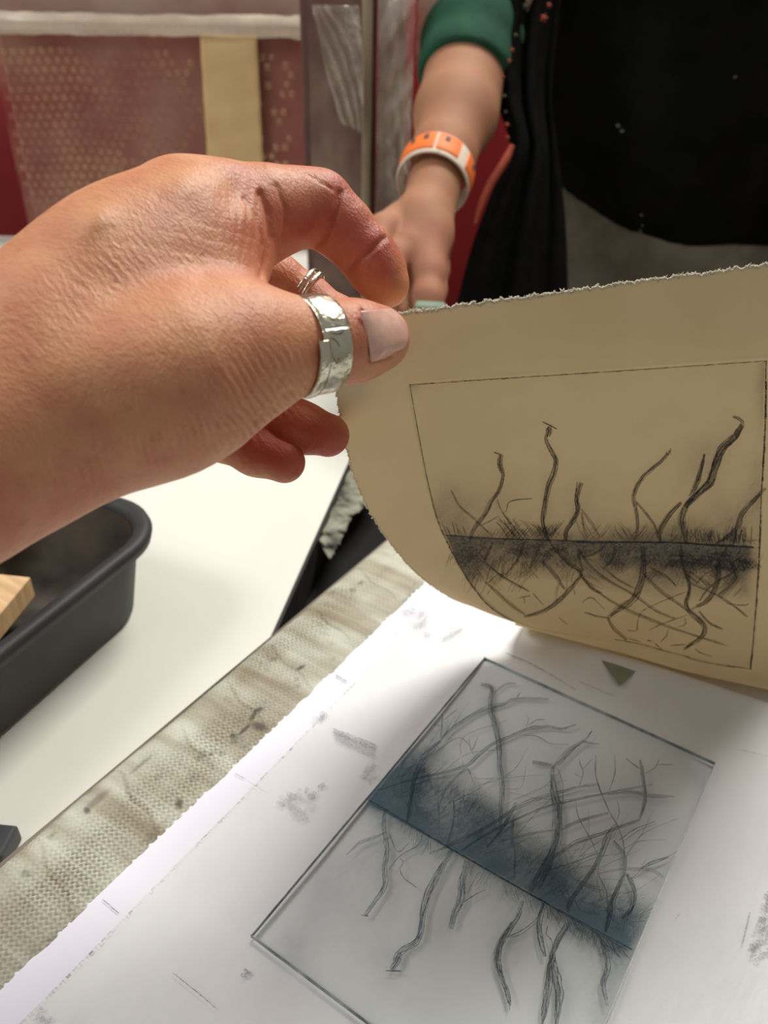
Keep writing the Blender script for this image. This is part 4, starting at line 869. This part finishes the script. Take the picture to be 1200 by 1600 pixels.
def tube(name, pts, rad, mat, parent=None, n=16, res=60, rn=.0, flat=1.0):
    p = cr(pts, res); d_ = np.gradient(p, axis=0); d_ /= np.linalg.norm(d_, axis=1)[:, None]; up_ = np.array([.13, .2, .97]); e1 = np.cross(d_, up_); e1 /= np.linalg.norm(e1, axis=1)[:, None]; e2 = np.cross(d_, e1)
    a = np.linspace(0, 2 * np.pi, n, endpoint=False); rr_ = np.interp(np.linspace(0, 1, res), np.linspace(0, 1, len(np.atleast_1d(rad))), np.atleast_1d(rad)) if np.ndim(rad) else np.full(res, rad)
    rr_ = rr_[:, None] * (1 + rn * fbm(np.arange(res)[:, None] * .35 + 0 * a, np.cos(a)[None] * 2 + 3, 511))
    v_ = p[:, None] + (np.cos(a)[None, :, None] * e1[:, None] + flat * np.sin(a)[None, :, None] * e2[:, None]) * rr_[..., None]
    fs = [(i * n + j, i * n + (j + 1) % n, (i + 1) * n + (j + 1) % n, (i + 1) * n + j) for i in range(res - 1) for j in range(n)] + [tuple(range(n))[::-1], tuple((res - 1) * n + j for j in range(n))]
    return mesh(name, v_.reshape(-1, 3), fs, mat, parent)
tube('rolled_top_edge', [WL(uL - .005, br_d, zT - .008), WL((uL + uR) / 2, br_d - .002, zT - .007), WL(uR - .01, br_d, zT - .006), WL(uR - .002, br_d, zT - .02)], .012, M_wraph, wp_, rn=.25)['label'] = 'whitish folded-over wrap along the top'
tube('side_fold', [WL(uR - .002, br_d, zT - .012), WL(uR, br_d, zT - .15), WL(uR + .002, br_d, TZ + .01)], .005, M_wraph, wp_, rn=.4)['label'] = 'whitish folded wrap down the right side'
u0_, z1_ = on_plane(313, 52, br_d); u1_, _ = on_plane(402, 46, br_d); u2_, z2_ = on_plane(325, 262, br_d); u3_, _ = on_plane(412, 262, br_d)
nq = 14
tg_ = np.array([[WL((u0_ + (u1_ - u0_) * t_) * (1 - s_) + (u2_ + (u3_ - u2_) * t_) * s_, br_d - .0045 + .0012 * math.sin(s_ * 30 + t_ * 3), z1_ + (z2_ - .02 - z1_) * s_) for t_ in np.linspace(0, 1, nq)] for s_ in np.linspace(0, 1, 30)])
o = fastmesh('tape_strip', tg_.reshape(-1, 3), gridfaces(30, nq), M_tape, wp_); solid(o, .0008, 0); o['label'] = 'wide strip of tan parcel tape'
# second wrapped panel beside it, loose clear plastic between
v2_ = nrm @ G(545, 500, TZ); ua, _ = on_plane(500, 100, v2_); ub2, _ = on_plane(572, 100, v2_); uc, _ = on_plane(640, 100, v2_)
p2 = empty('dark_board', WL((ua + ub2) / 2, v2_, TZ), 'dark brownish panel edge standing just right of the wrapped picture', 'panel')
wbox('panel_board', ua - .02, ub2 + .01, v2_ + .01, v2_ + .03, TZ, .33, noise_mat('dim_brown_panel', srgb(62, 34, 32), srgb(112, 76, 66), 7, rough=.6), p2)
wbox('panel_edge', ub2 - .004, ub2 + .006, v2_ - .002, v2_ + .012, TZ, .33, noise_mat('pale_edge', srgb(128, 112, 92), srgb(158, 142, 118), 12, rough=.6), p2)
p3 = empty('plastic_covered_board', WL((ub2 + uc) / 2, v2_ + .02, TZ), 'narrow panel covered in wrinkled clear plastic between the dark panel and red wall', 'panel')
wbox('panel_board', ub2 + .012, uc - .004, v2_ + .022, v2_ + .04, TZ, .36, noise_mat('pinkish_panel', srgb(132, 84, 78), srgb(168, 128, 116), 8, rough=.6), p3)
def film(name, u0, u1, z0, z1, v_, amp, seed, mat, parent, n=90):
    U_, Z_ = np.meshgrid(np.linspace(u0, u1, n), np.linspace(z0, z1, n)); D = v_ + amp * (fbm(U_ * 28 + Z_ * 9, Z_ * 13, seed, 5) + .6 * np.abs(fbm(U_ * 40 - Z_ * 30, Z_ * 10, seed + 5, 4)))
    vv_ = U_[..., None] * wdt + D[..., None] * nrm; vv_[..., 2] = Z_
    return fastmesh(name, vv_.reshape(-1, 3), gridfaces(n, n), mat, parent)
M_clear = translucent_film('wrinkled_clear_plastic', srgb(214, 204, 190), .42, rough=.12, nscale=16, spread=.28)
film('plastic_cover', ua - .012, ub2, TZ + .002, .33, v2_ + .004, .008, 631, translucent_film('thin_clear_plastic', srgb(206, 180, 160), .16, rough=.3, nscale=16, spread=.16), p2, 50)['label'] = 'thin clear plastic cover'
film('plastic_cover', ub2 + .011, uc + .004, TZ + .002, .37, v2_ + .008, .016, 601, M_clear, p3)['label'] = 'wrinkled clear plastic cover'
film('plastic_cover', ub2 + .05, uc + .13, .215, .38, v2_ + .03, .014, 651, translucent_film('pink_wrap', srgb(206, 170, 152), .75, rough=.3, nscale=20, spread=.15), p3)
# loose folds draped from the picture's corner
uA, zA = on_plane(485, 15, br_d - .01)
cq = [[(488, 8), (508, 8), (560, 8)], [(496, 50), (530, 62), (566, 70)], [(510, 110), (542, 122), (568, 134)], [(530, 190), (552, 200), (568, 210)]]
cw = np.array([[WL(*(lambda a_: (a_[0], v2_ - .012, a_[1]))(on_plane(x, y, v2_ - .012))) for x, y in row] for row in cq]); cw = cr(cw, 60); cw = np.swapaxes(cr(np.swapaxes(cw, 0, 1), 50), 0, 1)
gi, gj = np.meshgrid(np.arange(60), np.arange(50), indexing='ij'); cw = cw + nrm * (.006 * np.sin(gj * .45 - gi * .22 + 2 * fbm(gi / 12, gj / 12, 711)) + .004 * fbm(gi / 5, gj / 9, 712))[..., None]
fastmesh('draped_plastic', cw.reshape(-1, 3), gridfaces(60, 50), M_clear, p2)['label'] = 'crumpled clear plastic draped over the corner'

# ================================================================ the other person
pc = P(1060, 200, .97); fwd = np.array([-pc[0], -pc[1], 0]); fwd /= np.linalg.norm(fwd); rgt = np.array([fwd[1], -fwd[0], 0])      # rgt: towards image left = person's right
if (rgt @ R[:, 0]) > 0: rgt = -rgt                 # R[:,0] is image-right in world axes
per = empty('person', (pc[0], pc[1], FLOOR), 'person in black clothes with a green sleeve and orange wristband behind the print', 'person')
def B(r_, f_, z): return np.array([pc[0], pc[1], 0]) + rgt * r_ + fwd * f_ + np.array([0, 0, z])
lo = np.minimum.reduce([B(a, b_, 0) for a in (-.36, .42) for b_ in (-.2, .50)]); hi = np.maximum.reduce([B(a, b_, 0) for a in (-.36, .42) for b_ in (-.2, .50)])
g2 = SDF((lo[0], lo[1], FLOOR - .0), (hi[0], hi[1], .86), .0065)
def tors(grow):
    f = g2.new() + .1; fl = (fwd, .66)
    def ch(pts, k=.03, flat=None): 
        for p, q_ in zip(pts[:-1], pts[1:]): g2.seg(f, p[0], q_[0], p[1] + grow, q_[1] + grow, k, flat, .05)
    ch([(B(0, 0, -.02), .165), (B(0, 0, .08), .155), (B(0, 0, .2), .155), (B(0, 0, .34), .165), (B(0, 0, .44), .13)], .03, fl)
    return f, ch
body, ch = tors(0)
ch([(B(0, 0, .44), .06), (B(0, .01, .56), .052)]); ch([(B(0, .02, .60), .072), (B(0, .015, .70), .092)]); ch([(B(0, .1, .655), .014), (B(0, .105, .63), .016)], .01)
for s_ in (1, -1): ch([(B(.085 * s_, 0, -.04), .088), (B(.085 * s_, .02, -.46), .058), (B(.085 * s_, 0, -.86), .042)], .03); ch([(B(.085 * s_, -.02, -.90), .036), (B(.09 * s_, .14, -.915), .03)], .02)
ch([(B(.10, 0, .44), .06), (B(.175, 0, .43), .055)]); ch([(B(-.10, 0, .44), .06), (B(-.175, 0, .43), .055)])
ch([(B(-.175, 0, .43), .052), (B(-.23, .02, .18), .042), (B(-.18, .20, .06), .032), (B(-.125, .26, .035), .026), (B(-.11, .30, .02), .026)], .02)
for q_ in range(4): ch([(B(-.13 + .016 * q_, .305 - .006 * abs(q_ - 1.5), .022), .010), (B(-.128 + .017 * q_, .345 - .008 * abs(q_ - 1.5), .012), .0085), (B(-.124 + .016 * q_, .365 - .01 * abs(q_ - 1.5), -.012), .0075)], .004)
ch([(B(-.095, .275, .022), .011), (B(-.07, .305, .006), .009), (B(-.068, .328, -.006), .008)], .006)
SHO = B(.175, 0, .43); ELB = P(752, 20, .86); 
ch([(SHO, .052), (ELB, .040), (P(742, 50, .83), .030)], .02)
vb, qb = g2.mesh(body)
def orient(V, Q):
    n_ = vnormals(V, Q); return Q[:, ::-1] if ((V - V.mean(0)) * n_).sum(1).mean() < 0 else Q
qb = orient(vb, qb)
bo = fastmesh('body', vb, qb, M_skin2, per); attr(bo, 'red', np.full(len(vb), .2))
M_cloth = noise_mat('black_cloth', srgb(12, 13, 12), srgb(21, 21, 19), 30, rough=.95, bump=.3, bscale=300, dist=.001)
M_coth2 = noise_mat('dark_taupe_cloth', srgb(122, 116, 100), srgb(138, 132, 116), 40, rough=.95, bump=.2)
for m_ in (M_cloth, M_coth2): m_.node_tree.nodes['Principled BSDF'].inputs['Specular IOR Level'].default_value = .08
# black top
g2b = g2.new() + .1; fl = (fwd, .68)
for p, q_ in zip([(B(0, 0, .075), .185), (B(0, .005, .17), .182), (B(0, .005, .30), .185)], [(B(0, .005, .17), .182), (B(0, .005, .30), .185), (B(0, 0, .42), .15)]): g2.seg(g2b, p[0], q_[0], p[1], q_[1], .03, fl, .05)
for s_ in (-1,): 
    for p, q_ in zip([(B(.17 * s_, 0, .43), .064), (B(.24 * s_, .02, .18), .054)], [(B(.24 * s_, .02, .18), .054), (B(.22 * s_, .08, .13), .05)]): g2.seg(g2b, p[0], q_[0], p[1], q_[1], .02, None, .05)
X, Y, Z = np.meshgrid(*g2.ax, indexing='ij', sparse=True)
uu3 = (X - pc[0]) * rgt[0] + (Y - pc[1]) * rgt[1]
hem = .040 + .05 * np.clip((uu3 + .03) / .15, 0, 1) ** 1.8
g2b = np.maximum(g2b, hem - Z).astype(np.float32)
g2b = g2b + (.0035 * np.sin(uu3 * 60 + Z * 18) * np.cos(Z * 26)).astype(np.float32)
v_, q_ = g2.mesh(g2b); q_ = orient(v_, q_); fastmesh('black_top', v_, q_, M_cloth, per)['label'] = 'loose black top with flecks of paint'
_tb = BVHTree.FromPolygons([tuple(p) for p in v_.tolist()], q_.tolist()); bmf = bmesh.new()
for x, y, rr_ in ((966, 196, 4), (972, 204, 3), (1003, 336, 2.5), (1001, 360, 3.5), (1004, 352, 2), (1120, 390, 4), (1118, 398, 3), (1148, 120, 2)):
    d_ = Vector(R @ np.array([(x - 600) / F, (y - 800) / F, 1.0])).normalized(); h = _tb.ray_cast(EYE, d_, 3.0)
    if h[0] is None: continue
    n_ = h[1] if h[1].dot(d_) < 0 else -h[1]; q3 = n_.to_track_quat('Z', 'Y'); rm = rr_ * .85 / F
    vs = [bmf.verts.new(h[0] + n_ * .0012 + q3 @ Vector((math.cos(k) * rm * (.7 + .6 * random.random()), math.sin(k) * rm * (.5 + .6 * random.random()), 0))) for k in np.arange(0, 6.28, .785)]
    bmf.faces.new(vs)
bmobj('paint_fleck', bmf, noise_mat('dried_paint', srgb(96, 96, 92), srgb(124, 124, 118), 60, rough=.8, bump=0), per)['kind'] = 'stuff'
# trousers
g3 = g2.new() + .1
for p, q_ in zip([(B(0, 0, -.06), .178), (B(0, 0, .03), .172)], [(B(0, 0, .03), .172), (B(0, 0, .09), .166)]): g2.seg(g3, p[0], q_[0], p[1], q_[1], .03, fl, .05)
for s_ in (1, -1): g2.seg(g3, B(.085 * s_, 0, -.05), B(.085 * s_, .0, -.84), .10, .075, .03, None, .05)
v_, q_ = g2.mesh(g3); q_ = orient(v_, q_); fastmesh('trousers', v_, q_, M_coth2, per)['label'] = 'grey-brown trousers'
# hair
g4 = g2.new() + .1; g2.seg(g4, B(0, -.02, .63), B(0, -.01, .715), .09, .1, .02, None, .05)
g4 = np.maximum(g4, ((X - pc[0]) * fwd[0] + (Y - pc[1]) * fwd[1] - .06 + np.clip(.70 - Z, 0, 1) * .6)).astype(np.float32)
v_, q_ = g2.mesh(g4); q_ = orient(v_, q_); fastmesh('hair', v_, q_, noise_mat('brown_hair', srgb(50, 36, 26), srgb(80, 58, 40), 80, rough=.6), per)
# right forearm and hand, finer grid, in eye space
ga = SDF((-.03, -.62, .58), (.20, -.13, .93), .0024)
fa = ga.new()
ga.chain(fa, [J_(*p) for p in ((752, 10, .84, 66), (735, 90, .81, 66), (712, 180, .775, 63), (692, 245, .745, 48), (677, 290, .72, 35))], .01)
ga.chain(fa, [J_(*p) for p in ((677, 290, .72, 35), (655, 345, .70, 38), (638, 385, .685, 32))], .012)
ga.chain(fa, [J_(*p) for p in ((680, 300, .72, 32), (672, 370, .695, 32), (662, 410, .68, 30))], .012)
hm = fa.copy()
for pts in (((668, 385, .69, 32), (668, 425, .675, 27), (668, 465, .665, 24), (668, 505, .66, 20)), ((640, 375, .69, 28), (622, 398, .675, 22), (608, 430, .66, 19), (600, 462, .65, 17)), ((652, 385, .70, 26), (640, 420, .69, 20), (632, 455, .68, 18), (632, 490, .67, 16)),
            ((678, 380, .705, 24), (682, 420, .70, 19), (680, 455, .69, 17), (676, 488, .68, 15)), ((625, 345, .70, 28), (598, 360, .68, 24), (585, 385, .66, 20), (585, 412, .65, 17))):
    f = ga.new(); ga.chain(f, [J_(*p) for p in pts], .006); hm = smin(hm, f, .004)
v_, q_ = ga.mesh(hm); q_ = orient(v_, q_); ao = fastmesh('right_forearm', toW(v_), q_, M_skin2, per); attr(ao, 'red', np.clip(.1 + (v_[:, 1] / v_[:, 2] * F + 800 > 340) * .3, 0, 1)); ao['label'] = 'bare right forearm and hand hanging down'
# green sleeve
gsl = ga.new() + .1; ga.chain(gsl, [J_(*p) for p in ((768, -50, .86, 86), (752, 10, .838, 81), (737, 78, .812, 77), (729, 115, .80, 75))], .01)
Xa, Ya, Za = np.meshgrid(*ga.ax, indexing='ij', sparse=True)
cp = C(729, 128, .795); dn_ = C(712, 180, .775) - C(752, 10, .84); dn_ /= np.linalg.norm(dn_); pln = (Xa - cp[0]) * dn_[0] + (Ya - cp[1]) * dn_[1] + (Za - cp[2]) * dn_[2]
gsl = np.maximum(gsl, pln).astype(np.float32) + (.0012 * np.sin(pln * 150)).astype(np.float32)
v_, q_ = ga.mesh(gsl); q_ = orient(v_, q_); fastmesh('green_sleeve', toW(v_), q_, noise_mat('green_cotton', srgb(12, 62, 40), srgb(20, 80, 52), 40, rough=.9, bump=.3), per)['label'] = 'dark green sleeve ending above the elbow'
# wristband
wb_ = empty('wristband', P(676, 285, .73), 'orange patterned wristband with white edging on the far forearm', 'wristband')
bc, bax = C(680, 275, .732), C(695, 240, .750) - C(668, 318, .715)
M_or = noise_mat('orange_band', srgb(236, 112, 40), srgb(244, 126, 52), 30, rough=.6); M_wh = noise_mat('white_band', srgb(216, 196, 176), srgb(228, 210, 190), 40, rough=.7); M_dk = noise_mat('band_motif', srgb(70, 72, 62), srgb(90, 90, 78), 40, rough=.7)
rw = 55 * .732 / F
def bandpart(name, ax_off, width, r_, a0, a1, mat, th=.0015):
    o = ring_band(name, bc + bax / np.linalg.norm(bax) * ax_off, bax + np.array([0, 0, -.0]), r_ * 1.05, r_, np.array([0, 0, -1.0]), width, th, a0, a1, mat, n=80)
    o.parent = wb_; o.matrix_parent_inverse = Matrix.Translation(wb_.location).inverted(); return o
bandpart('band', 0, .029, rw, 0, 2 * math.pi, M_wh)['label'] = 'white band body'
for a0, a1 in ((-75, -12), (-8, 28), (46, 90)): bandpart('orange_panel', .001, .0225, rw + .0012, math.radians(a0), math.radians(a1), M_or)
for a0 in (-52, -30, 2, 60): bandpart('dark_motif', .005, .007, rw + .0026, math.radians(a0), math.radians(a0 + 7), M_dk, .0008)
# small grey clip under the fingers and dark cardigan edge with orange flowers
gc_ = P(672, 482, .62); o = box('grey_eraser', tuple(gc_ - np.array([0, 0, .004])), (.024, .014, .016), noise_mat('grey_green_rubber', srgb(96, 112, 96), srgb(124, 138, 120), 60, rough=.8), None, .5, .003)
thing(o, 'small grey-green pad held under the far fingertips', 'pad')
cg_l = cr([(786, -40, .78), (774, 60, .775), (778, 150, .77), (798, 225, .76), (775, 290, .76), (742, 380, .76), (716, 480, .76), (694, 600, .76)], 90); cg_r = cr([(880, -40, .80), (868, 60, .80), (862, 150, .80), (868, 230, .80), (876, 300, .80), (882, 380, .80), (884, 480, .80), (884, 600, .80)], 90)
cgv = np.array([[P(*(a + (b_ - a) * t_ + np.array([0, 0, .010 * math.sin(t_ * 16 + i * .03) + .015 * (2 * t_ - 1) ** 2]))) for t_ in np.linspace(0, 1, 40)] for i, (a, b_) in enumerate(zip(cg_l, cg_r))])
o = fastmesh('cardigan_front', cgv.reshape(-1, 3), gridfaces(90, 40), noise_mat('black_knit', srgb(9, 9, 8), srgb(16, 15, 14), 60, rough=.95), per); solid(o, .005, 0); o.data.materials[0].node_tree.nodes['Principled BSDF'].inputs['Specular IOR Level'].default_value = .05; o['label'] = 'hanging black garment edge with small orange flowers'
M_fl = noise_mat('orange_flower', srgb(138, 52, 26), srgb(160, 66, 34), 60, rough=.8); M_lf = noise_mat('olive_leaf', srgb(52, 54, 24), srgb(76, 70, 32), 60, rough=.8)
for k, (x, y, s_) in enumerate(((822, 10, 8), (850, 28, 9), (858, 8, 6), (806, 55, 5), (796, 95, 5), (800, 78, 5), (788, 150, 5), (792, 195, 6), (793, 215, 5), (790, 175, 4), (786, 120, 4), (796, 236, 6))):
    c_ = P(x, y, .765 if x < 815 else .775); n_ = (np.array([0, 0, H]) - c_); n_ /= np.linalg.norm(n_); e1 = np.cross(n_, [0, 0, 1]); e1 /= np.linalg.norm(e1); e2 = np.cross(n_, e1); vs = [c_ + n_ * .002]; s_ *= .6 / F
    for i in range(10): a = i * math.pi / 5; rr_ = s_ * (1 if i % 2 else .55); vs.append(c_ + e1 * math.cos(a) * rr_ + e2 * math.sin(a) * rr_)
    mesh('flower_motif' if k % 3 else 'leaf_motif', vs, [(0, 1 + i, 1 + (i + 1) % 10) for i in range(10)], M_fl if k % 3 else M_lf, per, False)
tube('orange_trim', [P(800, 228, .755), P(790, 250, .755), P(768, 285, .755), P(752, 318, .755), P(742, 350, .755)], [.0028, .004, .004, .003, .0015], M_fl, per)['label'] = 'orange-red trim along the garment edge'
print('total', round(time.time() - T0, 1))
